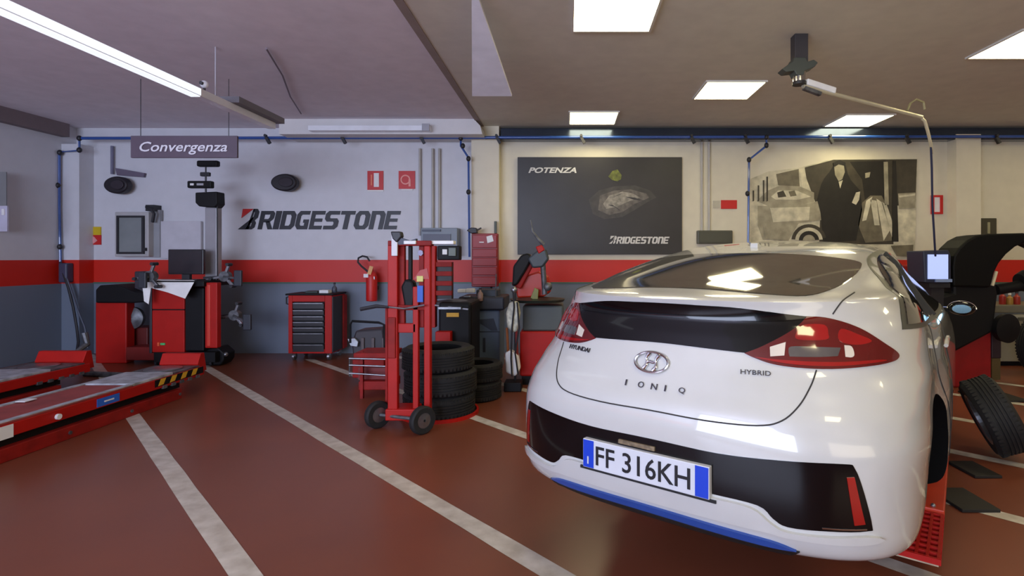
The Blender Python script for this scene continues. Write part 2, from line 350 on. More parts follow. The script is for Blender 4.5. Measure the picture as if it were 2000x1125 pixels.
G().pbox(730, 338, 740, 365, 8.28, .008).build('cylinder_symbol', M_swhite, t); G().pbox(724, 341, 727, 362, 8.28, .008).build('flame_symbol', mat('pale_red', (226,120,90), .5), t); G().pbox(718, 371, 749, 374, 8.286, .01).build('caption_strip', M_swhite, t)
t = flat_sign('hose_sign', 779, 334, 811, 369, 8.298, M_sred, 'red square fire hose sign, right of the pair', 'sign')
G().ring([(.075,0),(.055,0),(.055,.006),(.075,.006)], W(792, 351, 8.284), (0,-1,0), 20).build('reel_symbol', mat('pale_red2', (232,150,140), .5), t); G().pbox(798, 350, 802, 364, 8.28, .008).build('hose_symbol', MATS['pale_red2'], t); G().pbox(784, 369, 806, 372, 8.286, .01).build('caption_strip', M_swhite, t)
def oval(x, y, rx, ry, Y, label):
    t = thing('oval_target', label, 'wall disc', tuple(W(x, y, Y)))
    s = Y/F; c = W(x, y, Y)
    g = G()
    pts = [c+V(rx*s*math.cos(a)*(1.12 if math.cos(a) < 0 else .9), 0, ry*s*math.sin(a)) for a in [2*PI*i/28 for i in range(28)]]
    g.prism(pts, (0, .12, 0)); g.build('disc', mat('dark_plum_plastic', (30,24,32), .5), t, bevel=.02, smooth=True)
    G().prism([c+(p-c)*.55+V(.03,-.02,0) for p in pts], (0, .03, 0)).build('inner_cone', mat('dark_plum2', (44,36,46), .6), t, bevel=.008)
    G().box((c.x-.03, Y+.12, c.z-.03), (c.x+.03, 8.3, c.z+.03)).build('wall_bracket', M_fit, t)
oval(556, 356, 25, 17, 8.1, 'black oval disc on the wall above the big lettering'); oval(227, 361, 23, 17, 8.1, 'black oval disc on the wall above the grey electric cabinet')
p = W(225, 332, 8.25); t = thing('arrow_plate', 'small slanted mauve plate on the wall beside the left oval disc', 'plate', tuple(p))
G().prism([W(225,328,8.25), W(282,338,8.25), W(280,346,8.25), W(228,342,8.25)], (0,.04,0)).build('plate', mat('mauve_plate', (104,94,112), .6), t)
G().cyl(W(219,285,8.25), W(219,340,8.25), .02, 8).build('conduit_piece', mat('lilac_conduit', (110,108,132), .6), t)
t = flat_sign('warning_sign', 162, 443, 198, 459, 8.298, mat('sign_yellow', (206,176,20), .5), 'small yellow and red warning notice near the left corner', 'sign')
G().pbox(164, 459, 197, 478, 8.286, .012).build('red_panel', M_sred, t); G().pprism([(164,470),(172,462),(178,459),(184,463),(190,470),(182,476),(172,477)], 8.28, .006).build('notice_symbol', mat('pale_pink', (220,150,150), .5), t)
# grey electric cabinet on its backing board
M_pgrey = mat('pale_grey_board', (150,152,158), .55); M_cab = mat('grey_cabinet_face', (128,134,136), .35, coat=.3)
a, b = P2(218, 412, 312, 502, 8.2)
t = thing('electric_cabinet', 'grey wall cabinet with a dark framed window, left of the monitor', 'cabinet', ((a.x+b.x)/2, 8.2, b.z))
G().pbox(224, 414, 290, 501, 8.12, .18).build('body', mat('white_grey_cab', (176,174,176), .5), t, bevel=.01)
G().pbox(230, 424, 277, 494, 8.105, .012).build('window', M_cab, t)
g = G(); g.pbox(227, 421, 280, 425, 8.09, .03).pbox(227, 492, 280, 496, 8.09, .03).pbox(227, 425, 231, 492, 8.09, .03).pbox(276, 425, 280, 492, 8.09, .03); g.build('frame', M_fit, t)
G().pbox(280, 484, 284, 490, 8.08, .03).build('lock', M_fit, t)
G().pbox(292, 410, 312, 502, 8.22, .06).build('side_board', M_pgrey, t)
tag(G().pbox(313.5, 432, 392, 505, 8.24, .05).build('white_board', mat('cool_white_board', (198,196,204), .5), bevel=.004), 'plain white board on the wall behind the black monitor', 'board')
t = thing('wall_clamp', 'small black clamp hook on the wall right of the grey cabinet', 'hook', tuple(W(296, 410, 8.1)))
G().tube([W(286,404,8.15), W(296,408,8.12), W(301,418,8.12), W(298,434,8.14)], .022, 8).build('hook_arm', M_fit, t, smooth=True); G().pbox(284, 400, 300, 412, 8.14, .16).build('mount', M_fit, t)
# far left notice
t = flat_sign('wall_poster', -60, 336, 14, 452, 7.1, mat('grey_poster', (126,126,128), .5), 'grey poster at the left edge', 'poster')
G().pbox(-60, 402, 14, 452, 7.07, .02).build('lower_print', mat('pale_lilac_print', (190,186,206), .5), t); G().pbox(3, 408, 8, 420, 7.06, .01).build('white_mark', M_swhite, t)
# ------------------------------------------------------------------ tyre poster
M_pdark = mat('poster_black', (38,35,38), .42, noise=.15, nscale=2); 
a, b = P2(1011, 307, 1332, 497, 8.26)
t = thing('tyre_poster', 'large black tyre poster with white lettering', 'poster', ((a.x+b.x)/2, 8.26, b.z))
G().box((a.x, 8.25, b.z), (b.x, 8.298, a.z)).build('board', M_pdark, t, bevel=.004)
lettering('poster_text', 'POTENZA', mat('poster_white', (205,203,200), .5), t, 11*8.24/F, 94*8.24/F, .004, shear=.3, bold=.03, origin=W(1032, 338, 8.247))
bridgestone(1189, 462, 1308, 476, 8.249, MATS['poster_white'], MATS['poster_white'], '', parent=t)
M_g1 = mat('print_grey_dark', (62,58,56), .5, noise=.2, nscale=9); M_g2 = mat('print_grey_mid', (98,92,86), .5, noise=.25, nscale=14); M_g3 = mat('print_grey_light', (142,136,126), .5, noise=.25, nscale=18); M_gr = mat('print_olive', (100,106,36), .5, noise=.3, nscale=20)
G().pprism([(1150,390),(1170,372),(1200,364),(1240,362),(1270,372),(1282,386),(1262,396),(1240,410),(1215,424),(1180,428),(1158,418)], 8.248, .004).build('printed_blur', M_g1, t)
G().pprism([(1172,382),(1200,372),(1232,370),(1262,378),(1268,386),(1240,398),(1216,414),(1190,420),(1168,410)], 8.246, .004).build('printed_blur', M_g2, t)
G().pprism([(1190,382),(1216,374),(1236,378),(1250,386),(1226,394),(1204,404),(1184,408),(1178,398)], 8.244, .004).build('printed_rock', M_g3, t)
for q in ([(1186,400),(1200,404),(1212,412),(1208,408),(1196,400)], [(1192,388),(1206,382),(1220,376),(1208,380)], [(1220,384),(1240,386),(1258,392),(1238,390)]):
    G().pprism(q, 8.242, .003).build('printed_crack', M_pdark, t)
G().pprism([(1188,345),(1196,334),(1206,331),(1214,342),(1213,350),(1206,354),(1196,352)], 8.244, .004).build('printed_leaf', M_gr, t)
# ------------------------------------------------------------------ vintage photo mural
M_m = [mat('mural_%d' % i, c, .55, noise=.18, nscale=7) for i, c in enumerate([(206,198,170), (160,152,128), (112,104,84), (66,60,48), (34,31,26)])]
a, b = P2(1464, 311, 1791, 503, 8.28)
t = thing('photo_mural', 'large sepia photo mural of a man beside an old car', 'poster', ((a.x+b.x)/2, 8.28, b.z))
def mp(px, k, lay, nm='printed_shape'): G().pprism(px, 8.285-lay*.0025, .003).build(nm, M_m[k], t)
mp([(1464,350),(1500,335),(1560,328),(1620,312),(1792,310),(1790,400),(1786,504),(1464,504)], 0, 0, 'print_ground')
mp([(1572,327),(1628,312),(1791,311),(1788,400),(1745,402),(1745,477),(1600,477),(1602,420),(1572,340)], 3, 1)
mp([(1516,340),(1560,330),(1562,366),(1520,362)], 2, 1); mp([(1562,332),(1572,330),(1578,366),(1566,366)], 0, 2)
mp([(1478,392),(1500,372),(1524,362),(1562,364),(1590,376),(1590,394),(1560,402),(1500,402)], 1, 2); mp([(1506,384),(1520,372),(1556,372),(1584,384),(1560,390),(1515,390)], 0, 3)
mp([(1518,376),(1530,372),(1536,384),(1520,386)], 3, 4); mp([(1540,374),(1552,372),(1556,382),(1544,384)], 2, 4)
mp([(1480,402),(1560,402),(1600,392),(1604,430),(1560,436),(1540,470),(1490,468),(1480,440)], 1, 2); mp([(1504,406),(1582,404),(1580,430),(1510,434)], 0, 3)
mp([(1490,440),(1545,438),(1535,468),(1496,466)], 1, 4)
def arc(cx, cy, r0, r1, a0, a1, k, lay, n=14):
    mp([(cx+r1*math.cos(math.radians(a0+(a1-a0)*i/n)), cy-r1*math.sin(math.radians(a0+(a1-a0)*i/n))*.95) for i in range(n+1)]+[(cx+r0*math.cos(math.radians(a1+(a0-a1)*i/n)), cy-r0*math.sin(math.radians(a1+(a0-a1)*i/n))*.95) for i in range(n+1)], k, lay)
arc(1580, 470, 27, 34, 10, 175, 3, 5); arc(1580, 470, 20, 27, 5, 178, 0, 5); arc(1580, 470, 12, 20, 5, 178, 4, 5); arc(1580, 470, 0.5, 12, 0, 180, 1, 5)
mp([(1610,348),(1620,336),(1632,316),(1650,316),(1656,340),(1662,352),(1680,372),(1684,410),(1672,470),(1608,474),(1604,420),(1596,390),(1604,360)], 4, 3, 'printed_figure')
mp([(1629,322),(1638,318),(1648,322),(1650,336),(1645,350),(1638,354),(1631,342)], 1, 5, 'printed_face'); mp([(1627,318),(1640,312),(1652,318),(1650,324),(1638,321),(1630,326)], 4, 6)
mp([(1638,355),(1646,352),(1641,368)], 0, 5); mp([(1664,396),(1672,376),(1680,374),(1678,390),(1672,400)], 0, 5)
mp([(1660,316),(1730,314),(1730,392),(1690,396),(1684,350)], 4, 2); mp([(1690,338),(1700,336),(1698,346),(1690,348)], 1, 4)
for q in ([(1692,392),(1704,384),(1692,430),(1684,432)], [(1700,390),(1712,392),(1718,440),(1708,440)], [(1712,388),(1724,396),(1738,450),(1726,470)], [(1722,394),(1732,400),(1742,430),(1744,470)]): mp(q, 0, 4)
mp([(1684,396),(1700,382),(1722,382),(1736,410),(1746,470),(1690,474),(1676,440)], 2, 3)
mp([(1744,314),(1750,314),(1755,472),(1742,472)], 4, 4); mp([(1726,316),(1734,316),(1736,400),(1728,400)], 1, 4)
mp([(1754,378),(1788,376),(1788,406),(1756,408)], 1, 4); mp([(1756,382),(1788,378),(1787,382),(1757,386)], 0, 5); mp([(1740,480),(1784,478),(1783,502),(1752,500)], 2, 4)
for x in (1470, 1480, 1490, 1497): mp([(x, 372-(x-1470)), (x+3, 372-(x-1470)), (x+3, 392), (x, 394)], 3, 4)
# small fixtures on the right wall
t = flat_sign('red_label', 1408, 391, 1439, 408, 8.298, M_sred, 'small red label on the wall between poster and mural', 'label'); G().pbox(1393, 392, 1406, 406, 8.29, .01).build('socket', mat('cream_socket', (186,180,160), .5), t)
t = thing('dark_display', 'dark grey display box on the wall just above the car roof', 'display', tuple(W(1397, 475, 8.2))); G().pbox(1363, 450, 1431, 476, 8.2, .1).build('housing', mat('olive_grey_box', (74,74,62), .4), t, bevel=.01); G().pbox(1367, 453, 1427, 473, 8.19, .012).build('screen', mat('dark_olive_screen', (60,62,52), .3), t)
t = thing('red_frame_sign', 'narrow red framed extinguisher sign right of the mural', 'sign', tuple(W(1831, 418, 8.29)))
g = G(); g.pbox(1820, 381, 1842, 385, 8.27, .03).pbox(1820, 414, 1842, 418, 8.27, .03).pbox(1820, 385, 1825, 414, 8.27, .03).pbox(1837, 385, 1842, 414, 8.27, .03); g.build('frame', M_sred, t); G().pbox(1825, 385, 1837, 414, 8.285, .012).build('symbol', M_swhite, t)
t = thing('dark_picture', 'small dark box on the wall above the black hood, far right', 'box', tuple(W(1927, 457, 8.25))); G().pbox(1907, 426, 1947, 462, 8.2, .1).build('case', mat('dark_olive_case', (66,62,46), .4), t, bevel=.008); G().pbox(1929, 434, 1934, 456, 8.19, .012).build('pale_stripe', mat('pale_olive', (150,146,112), .4), t)
# ================================================================== the white car (local axes: x = car's right, y = forward from tail, z = up from its tyres)
CAR_C = Vector((.31, 2.10, .14)); CAR_F = Vector((.585, .811, 0)).normalized(); CAR_R = Vector((CAR_F.y, -CAR_F.x, 0))
CAR_A = math.atan2(-CAR_F.x, CAR_F.y)
#  z, tail s, rear rounding length, rear exponent, half width rear, half width mid, nose s
WL = [(.262,.14, .60, 3.2, .79, .86, 4.30),
      (.278,.085,.60, 3.4, .825, .89, 4.36),
      (.31, .045,.60, 3.5, .85, .91, 4.42),
      (.40, .01, .66, 3.4, .866, .925, 4.46),
      (.52, .00, .70, 3.4, .874, .93, 4.46),
      (.64, .00, .72, 3.3, .883, .93, 4.44),
      (.74, .015, .76, 3.1, .878, .92, 4.36),
      (.82, .05, .80, 2.8, .878, .905, 4.15),
      (.90, .08, .82, 2.5, .865, .895, 3.75),
      (.96, .10, .84, 2.45, .855, .88, 3.45),
      (1.02, .12, .85, 2.4, .84, .83, 3.25),
      (1.08, .14, .86, 2.4, .815, .79, 3.10),
      (1.125, .13, .90, 2.4, .79, .76, 2.98),
      (1.145, .12, .92, 2.4, .775, .745, 2.92),
      (1.158, .16, .92, 2.4, .76, .735, 2.88),
      (1.175, .27, .90, 2.4, .74, .725, 2.83),
      (1.22, .48, .86, 2.4, .71, .70, 2.72),
      (1.27, .72, .82, 2.4, .675, .675, 2.60),
      (1.32, .98, .78, 2.3, .63, .645, 2.48),
      (1.36, 1.24, .66, 2.2, .57, .60, 2.36),
      (1.39, 1.50, .50, 2.1, .47, .51, 2.22),
      (1.41, 1.72, .30, 2.0, .30, .33, 2.08),
      (1.418, 1.86, .08, 2.0, .08, .08, 1.98)]
def waterline(z, NR=26, NS=22, NF=14):
    st, Lr, p, wr, wm, sn = sinterp(WL, z)
    Lf = min(.8, (sn-st)*.4); Lr = min(Lr, (sn-st)*.5); pts = []
    sR = st+Lr; sF = sn-Lf; sm = (sR+sF)/2
    def wid(s):
        t = min(1, max(0, (s-sR)/(max(.3, min(.6, sF-sR))))); t = t*t*(3-2*t)
        q = max(0, (s-sF+.5)/1.3); return (wr+(wm-wr)*t)*(1-.06*q*q)
    for i in range(NR+1):
        a = PI/2*i/NR
        pts.append((wr*math.sin(a)**(2/p), sR-Lr*max(0,math.cos(a))**(2/p)))
    for i in range(1, NS): s = sR+(sF-sR)*i/NS; pts.append((wid(s), s))
    for i in range(NF+1):
        a = PI/2*i/NF; pts.append((wid(sF)*max(0,math.cos(a))**(2/2.6), sF+Lf*math.sin(a)**(2/2.6)))
    full = pts+[(-x, y) for x, y in reversed(pts[1:-1])]
    return full
def body_mesh():
    g = G(); zs = []
    for a, b in zip(WL[:-1], WL[1:]):
        n = max(2, int((b[0]-a[0])/.014)+1); zs += [a[0]+(b[0]-a[0])*i/n for i in range(n)]
    zs.append(WL[-1][0])
    rows = [[(x, y, z) for x, y in waterline(z)] for z in zs]
    n = len(rows[0]); vs = [p for r in rows for p in r]
    fs = [(j*n+i, j*n+(i+1)%n, (j+1)*n+(i+1)%n, (j+1)*n+i) for j in range(len(rows)-1) for i in range(n)]
    fs += [tuple(range(n-1,-1,-1)), tuple(range((len(rows)-1)*n, len(rows)*n))]
    g.add(vs, fs); return g
def cut_arches(o):
    """wheel housings cut out of the body"""
    ab = mat('arch_black', (12,12,13), .9, spec=.1); o.data.materials.append(ab)
    for s0 in (.90, 3.60):
        az = .42 if s0 < 2 else .335; sa = .87 if s0 < 2 else s0
        for sg in (-1, 1):
            c = G().cyl((sg*.60, sa, az), (sg*1.1, sa, az), .315 if s0 < 2 else .39, 56).build('cutter', [MATS_white, ab])
            for p in c.data.polygons: p.material_index = 1
            md = o.modifiers.new('b', 'BOOLEAN'); md.operation = 'DIFFERENCE'; md.object = c; md.solver = 'EXACT'
            dg = bpy.context.evaluated_depsgraph_get(); me = bpy.data.meshes.new_from_object(o.evaluated_get(dg))
            o.modifiers.clear(); o.data = me; bpy.data.objects.remove(c, do_unlink=True)
    for p in o.data.polygons: p.use_smooth = True
    o.data.set_sharp_from_angle(angle=math.radians(35))
MATS_white = mat('white_car_paint', (193,193,189), .26, coat=1, noise=.015)
M_blk = mat('gloss_black_trim', (9,9,11), .14, spec=.25, coat=.35, noise=.05)
M_blkm = mat('matt_black_plastic', (18,18,19), .6, noise=.15)
M_rubber = mat('tyre_rubber', (24,24,25), .75, noise=.2, nscale=20)
M_glass = mat('tinted_rear_glass', (72,68,56), .05, coat=1, spec=.8, noise=.05)
M_lamp = mat('red_lamp_lens', (150,10,12), .08, coat=1, noise=.1)
M_lampd = mat('dark_red_lamp_lens', (92,8,10), .06, coat=1, noise=.1)
M_lampw = mat('clear_lamp_lens', (215,205,190), .08, coat=1, noise=.05)
M_lampg = mat('grey_lamp_lens', (105,100,98), .1, coat=1, metal=.4, noise=.2)
M_chrome = mat('chrome', (205,205,208), .12, metal=1, noise=.03)
M_seam = mat('seam_shadow_gap', (48,46,46), .7)
M_blue_trim = mat('blue_metallic_trim', (28,72,150), .35, coat=.6, noise=.05)
M_alloy = mat('alloy_rim', (150,152,156), .3, metal=.9, noise=.05)
car = thing('car', 'white five door hatchback on the right, raised over red lift, rear facing the viewer', 'car', CAR_C, rotz=CAR_A)
body = body_mesh().build('body', MATS_white)
cut_arches(body); body.parent = car
_bm = bmesh.new(); _bm.from_mesh(body.data); _bm.normal_update(); bmesh.ops.triangulate(_bm, faces=_bm.faces); _bm.faces.ensure_lookup_table(); BV = BVHTree.FromBMesh(_bm)
for _v in _bm.verts: _v.normal_update()
from mathutils.interpolate import poly_3d_calc
def soft(h):
    f = _bm.faces[h[2]]; ws = poly_3d_calc([v.co for v in f.verts], h[0]); n = Vector((0,0,0))
    for w_, v in zip(ws, f.verts): n += v.normal*w_
    return n.normalized() if n.length > .1 else h[1]
def hit(a, b, ax):
    if ax == 'rear': h = BV.ray_cast(Vector((a, -1, b)), Vector((0, 1, 0)))
    elif ax == 'side': h = BV.ray_cast(Vector((2, a, b)), Vector((-1, 0, 0)))
    else: h = BV.ray_cast(Vector((-2, a, b)), Vector((1, 0, 0)))
    if h[0] is None: return None, None
    n = soft(h)
    d = {'rear': Vector((0,-1,0)), 'side': Vector((1,0,0)), 'left': Vector((-1,0,0))}[ax]
    if n.dot(d) < 0: n = -n
    return h[0], n
def smooth_poly(pts, k=4):
    """closed Catmull-Rom; points with a third value are kept as corners"""
    n = len(pts); out = []
    for i in range(n):
        p0, p1, p2, p3 = pts[i-1], pts[i], pts[(i+1)%n], pts[(i+2)%n]
        c1 = len(p1) > 2; c2 = len(p2) > 2
        for j in range(k):
            t = j/k; q = []
            for a in (0, 1):
                m1 = 0 if c1 else (p2[a]-p0[a])/2; m2 = 0 if c2 else (p3[a]-p1[a])/2
                if c1: m1 = (p2[a]-p1[a])
                if c2: m2 = (p2[a]-p1[a])
                q.append((2*t**3-3*t*t+1)*p1[a]+(t**3-2*t*t+t)*m1+(-2*t**3+3*t*t)*p2[a]+(t**3-t*t)*m2)
            out.append(tuple(q))
    return out
def inside(p, poly):
    r = False; n = len(poly)
    for i in range(n):
        a, b = poly[i], poly[i-1]
        if (a[1] > p[1]) != (b[1] > p[1]) and p[0] < (b[0]-a[0])*(p[1]-a[1])/(b[1]-a[1]+1e-12)+a[0]: r = not r
    return r
def patch(name, poly, m, parent, ax='rear', off=.003, step=.028, k=4, label=None, skirt=.008):
    """a panel that follows the body's curved surface; poly is in (x, z) seen from behind or (y, z) seen from the side"""
    P = smooth_poly(poly, k) if k > 1 else [p[:2] for p in poly]
    Q = []
    for i, a in enumerate(P):
        b = P[(i+1)%len(P)]; L = math.hypot(b[0]-a[0], b[1]-a[1]); nn = max(1, int(L/step))
        Q += [(a[0]+(b[0]-a[0])*j/nn, a[1]+(b[1]-a[1])*j/nn) for j in range(nn)]
    pts = [Vector(q) for q in Q]; nb = len(pts)
    x0 = min(q[0] for q in Q); x1 = max(q[0] for q in Q); y0 = min(q[1] for q in Q); y1 = max(q[1] for q in Q)
    x = x0+step/2
    while x < x1:
        y = y0+step/2
        while y < y1:
            if inside((x, y), Q) and min((x-q[0])**2+(y-q[1])**2 for q in Q) > (step*.45)**2: pts.append(Vector((x, y)))
            y += step
        x += step
    vs, es, fs, *_ = delaunay_2d_cdt(pts, [(i, (i+1)%nb) for i in range(nb)], [list(range(nb))], 1, 1e-5)
    P3 = []; N3 = []
    for v in vs:
        h, n = hit(v[0], v[1], ax)
        P3.append(h); N3.append(n)
    good = [i for i in range(len(vs)) if P3[i] is not None]
    for i in range(len(vs)):
        if P3[i] is None:
            j = min(good, key=lambda g_: (vs[g_]-vs[i]).length); P3[i] = P3[j]; N3[i] = N3[j]
    g = G(); g.add([P3[i]+N3[i]*off for i in range(len(vs))], [tuple(f) for f in fs])
    cnt = {}
    for f in fs:
        for i in range(len(f)):
            e = (f[i], f[(i+1)%len(f)]); cnt[tuple(sorted(e))] = cnt.get(tuple(sorted(e)), [])+[e]
    o = len(g.v); mp = {}
    for kk, l in cnt.items():
        if len(l) == 1:
            for i in l[0]:
                if i not in mp: mp[i] = len(g.v); g.v.append(P3[i]+N3[i]*(off-skirt))
            a, b = l[0]; g.f.append((b, a, mp[a], mp[b])); g.m.append(0)
    ob = g.build(name, m, parent, local=True)
    for p in ob.data.polygons: p.use_smooth = True
    if off < .01:
        cn = [tuple(n_) for n_ in N3]+[None]*(len(g.v)-len(N3))
        for i, j in mp.items(): cn[j] = tuple(N3[i])
        if ob.data.polygons[0].normal.dot(N3[fs[0][0]]) < 0: ob.data.flip_normals()
        ob.data.normals_split_custom_set_from_vertices(cn)
    else: ob.data.set_sharp_from_angle(angle=math.radians(45))
    if label: ob['label'] = label
    return ob
def mir(pts): return [(-p[0],)+tuple(p[1:]) for p in reversed(pts)]
def seam(name, pts, m, parent, ax='rear', r=.0028, off=.001, fine=5):
    P = []
    for i in range(len(pts)-1):
        p0 = pts[max(i-1, 0)]; p1 = pts[i]; p2 = pts[i+1]; p3 = pts[min(i+2, len(pts)-1)]
        for j in range(fine):
            t = j/fine
            P.append(tuple(.5*(2*p1[a]+(p2[a]-p0[a])*t+(2*p0[a]-5*p1[a]+4*p2[a]-p3[a])*t*t+(-p0[a]+3*p1[a]-3*p2[a]+p3[a])*t**3) for a in (0, 1)))
    P.append(pts[-1][:2]); L = []
    for p in P:
        h, n = hit(p[0], p[1], ax)
        if h is not None: L.append(h+n*off)
    return G().tube(L, r, 6).build(name, m, parent, local=True, smooth=True)
# --- rear glass
half = [(0,1.33),(.20,1.328),(.36,1.318),(.49,1.303),(.56,1.288),(.585,1.27),(.588,1.235),(.575,1.205),(.545,1.180),(.49,1.163),(.36,1.167),(.18,1.176)]
glass = patch('rear_window', half+[(0,1.179)]+mir(half[1:]), M_glass, car, off=.004, label='dark tinted rear glass')
# --- upper black band between the tail lamps
hb = [(0,1.127),(.15,1.125),(.30,1.119),(.51,1.092,1),(.48,1.055),(.42,1.005),(.34,.958,1),(.16,.966)]
band = patch('lower_rear_window', hb+[(0,.97)]+mir(hb[1:]), M_blk, car, off=.004, label='gloss black glass band')
# --- tail lamps
LA = [(.325,.957,1),(.37,.978),(.42,1.008),(.465,1.04),(.49,1.066),(.508,1.093,1),(.56,1.088),(.62,1.068),(.68,1.036),(.735,.992),(.775,.955),(.778,.935),(.755,.925),(.70,.919),(.60,.914),(.50,.917),(.42,.926),(.36,.943)]
def sub(ox, oz, k): return None
L_up = [(.50,1.06),(.56,1.06),(.575,1.03),(.57,1.01),(.49,1.01),(.48,1.03)]
L_up2 = [(.61,1.045),(.66,1.025),(.70,1.0),(.66,.99),(.61,1.005)]
L_w1 = [(.405,.982,1),(.452,1.0,1),(.453,.955,1),(.41,.95,1)]
L_w2 = [(.625,.99,1),(.645,.985),(.655,.96),(.65,.95),(.632,.952,1)]
L_g = [(.465,.965,1),(.47,.985),(.54,.985),(.615,.982,1),(.61,.955,1),(.55,.952),(.47,.952,1)]
L_low = [(.36,.946),(.44,.940),(.60,.935),(.72,.937),(.745,.932),(.70,.927),(.60,.922),(.50,.925),(.42,.934)]
for sg in (1, -1):
    f = (lambda p: p) if sg == 1 else mir
    lamp = patch('tail_lamp', f(LA), M_lampd, car, off=.007, label='red tail lamp', step=.02)
    patch('lens_segment', f(L_up), M_lamp, lamp, off=.009, step=.02)
    patch('lens_segment', f(L_up2), M_lamp, lamp, off=.009, step=.02)
    patch('lens_segment', f(L_low), M_lamp, lamp, off=.009, step=.02)
    patch('reversing_lens', f(L_w1), M_lampw, lamp, off=.009, step=.02)
    patch('reversing_lens', f(L_w2), M_lampw, lamp, off=.009, step=.02)
    patch('inner_reflector', f(L_g), M_lampg, lamp, off=.009, step=.02)
# --- black bumper insert
hi = [(0,.617),(.27,.615),(.50,.628),(.66,.634),(.69,.62),(.715,.54),(.735,.43),(.722,.415),(.62,.41),(.50,.405),(.455,.425),(.405,.462),(.24,.466)]
ins = patch('bumper_insert', hi+[(0,.460)]+mir(hi[1:]), M_blk, car, off=.003, label='gloss black bumper insert')
for sg in (1, -1):
    f = (lambda p: p) if sg == 1 else mir
    patch('reflector', f([(.668,.592,1),(.688,.594,1),(.716,.44,1),(.688,.436,1)]), M_lamp, ins, off=.006, label='narrow red reflector', step=.02)
    patch('chrome_accent', f([(.60,.422,1),(.72,.424,1),(.72,.420,1),(.60,.418,1)]), M_chrome, ins, off=.006, step=.02)
# --- protruding white lip and blue strip beneath
hl = [(0,.452),(.24,.456),(.385,.452),(.45,.41),(.50,.392),(.62,.394),(.72,.40),(.76,.385),(.70,.372),(.50,.372),(.43,.378),(.24,.378)]
patch('bumper_lip', hl+[(0,.376)]+mir(hl[1:]), MATS_white, car, off=.014, skirt=.02)
hs = [(0,.350),(.25,.348),(.44,.342),(.52,.322,1),(.44,.318),(.25,.320)]
patch('blue_trim_strip', hs+[(0,.322)]+mir(hs[1:]), M_blue_trim, car, off=.010, label='blue trim strip under the bumper', skirt=.02)
hd = [(0,.321),(.25,.319),(.44,.317),(.53,.318,1),(.47,.266,1),(.25,.265)]
patch('lower_diffuser', hd+[(0,.265)]+mir(hd[1:]), M_blkm, car, off=.006, skirt=.02)
G().box((-.62, .45, .20), (.62, 4.1, .275)).build('underbody', M_blkm, car, local=True, bevel=.03)
# --- tailgate seams
seam('tailgate_seam', [(.625,1.17),(.605,1.14),(.585,1.10)], M_seam, car)
lower = [(.555,.91),(.545,.86),(.52,.80),(.475,.752),(.40,.729),(.22,.720)]
seam('tailgate_seam', lower+[(0,.722)]+[(-x, z) for x, z in reversed(lower)], M_seam, car)
seam('tailgate_seam', [(-.625,1.17),(-.605,1.14),(-.585,1.10)], M_seam, car)
# --- badges
def on_surface(u, z): 
    h, n = hit(u, z, 'rear'); return h, n
def badge_text(text, u0, u1, z, h, m, name='badge_text', parent=None, spacing=1, bold=0):
    a, n = on_surface(u0, z); b, _ = on_surface(u1, z); r = (b-a).normalized(); c, n = on_surface((u0+u1)/2, z); up = n.cross(r).normalized()
    if up.z < 0: up = -up
    return lettering(name, text, m, parent or car, h, (b-a).length, .003, origin=a+n*.004, right=r, up=up, spacing=spacing, bold=bold, local=True)
lg, n = on_surface(-.025, .893)
R = Vector((1,0,0)); U = n.cross(R).normalized(); U = U if U.z > 0 else -U
g = G(); N = 36
def el(a, b, c, off=.008): return [c+R*a*math.cos(2*PI*i/N)+U*b*math.sin(2*PI*i/N)+n*off for i in range(N)]
g.tube(el(.072, .040, lg), .0055, 8, closed=True)
for p, q in (((-.030,-.028),(-.012,.034)), ((.012,-.034),(.030,.028))):
    pts = [lg+R*(p[0]+(q[0]-p[0])*t)+U*(p[1]+(q[1]-p[1])*t)+R*.006*math.sin(t*2*PI)+n*.009 for t in [i/8 for i in range(9)]]
    g.tube(pts, [.004+.004*abs(math.cos(t/8*PI)) for t in range(9)], 8)
pts = [lg+R*(-.020+.040*t)+U*(-.006+.012*t+.004*math.sin(t*2*PI))+n*.009 for t in [i/8 for i in range(9)]]
g.tube(pts, .0055, 8)
g.build('emblem', M_chrome, car, local=True, smooth=True)['label'] = 'chrome oval emblem with slanted letter H'
for i, ch in enumerate('IONIQ'):
    u = -.125+.0575*i
    badge_text(ch, u, u+(.006 if ch == 'I' else .026), .795, .024, M_chrome_dark if False else mat('dark_chrome', (92,92,98), .25, metal=.9), 'badge_letter')
badge_text('HYUNDAI', -.485, -.345, .893, .020, MATS['dark_chrome'], bold=.01)
badge_text('HYBRID', .32, .42, .885, .017, MATS['dark_chrome'])
# --- number plate
M_plate = mat('plate_white', (205,208,214), .35, noise=.03); M_pblue = mat('plate_blue', (20,62,190), .35); M_ink = mat('black_ink', (16,16,20), .5)
pr = G().box((-.29, -.022, .452), (.25, .02, .568)).build('number_plate', M_plate, car, local=True, bevel=.003)
pr['label'] = 'number plate reading FF 316KH'
G().box((-.287, -.0235, .455), (-.237, -.021, .565)).build('blue_band', M_pblue, pr, local=True)
G().box((.197, -.0235, .455), (.247, -.021, .565)).build('blue_band', M_pblue, pr, local=True)
lettering('plate_text', 'FF 316KH', M_ink, pr, .078, .405, .002, origin=(-.226, -.0225, .471), bold=.008, local=True)
lettering('plate_text', 'I', M_plate, pr, .030, .006, .002, origin=(-.266, -.024, .470), local=True)
G().box((-.31, -.012, .440), (.27, .03, .451)).build('plate_holder', M_blkm, pr, local=True)
G().box((-.13, -.012, .575), (.03, .02, .592)).build('lamp_housing', mat('brass_screws', (120,104,80), .5, noise=.3, nscale=60), car, local=True, bevel=.003)
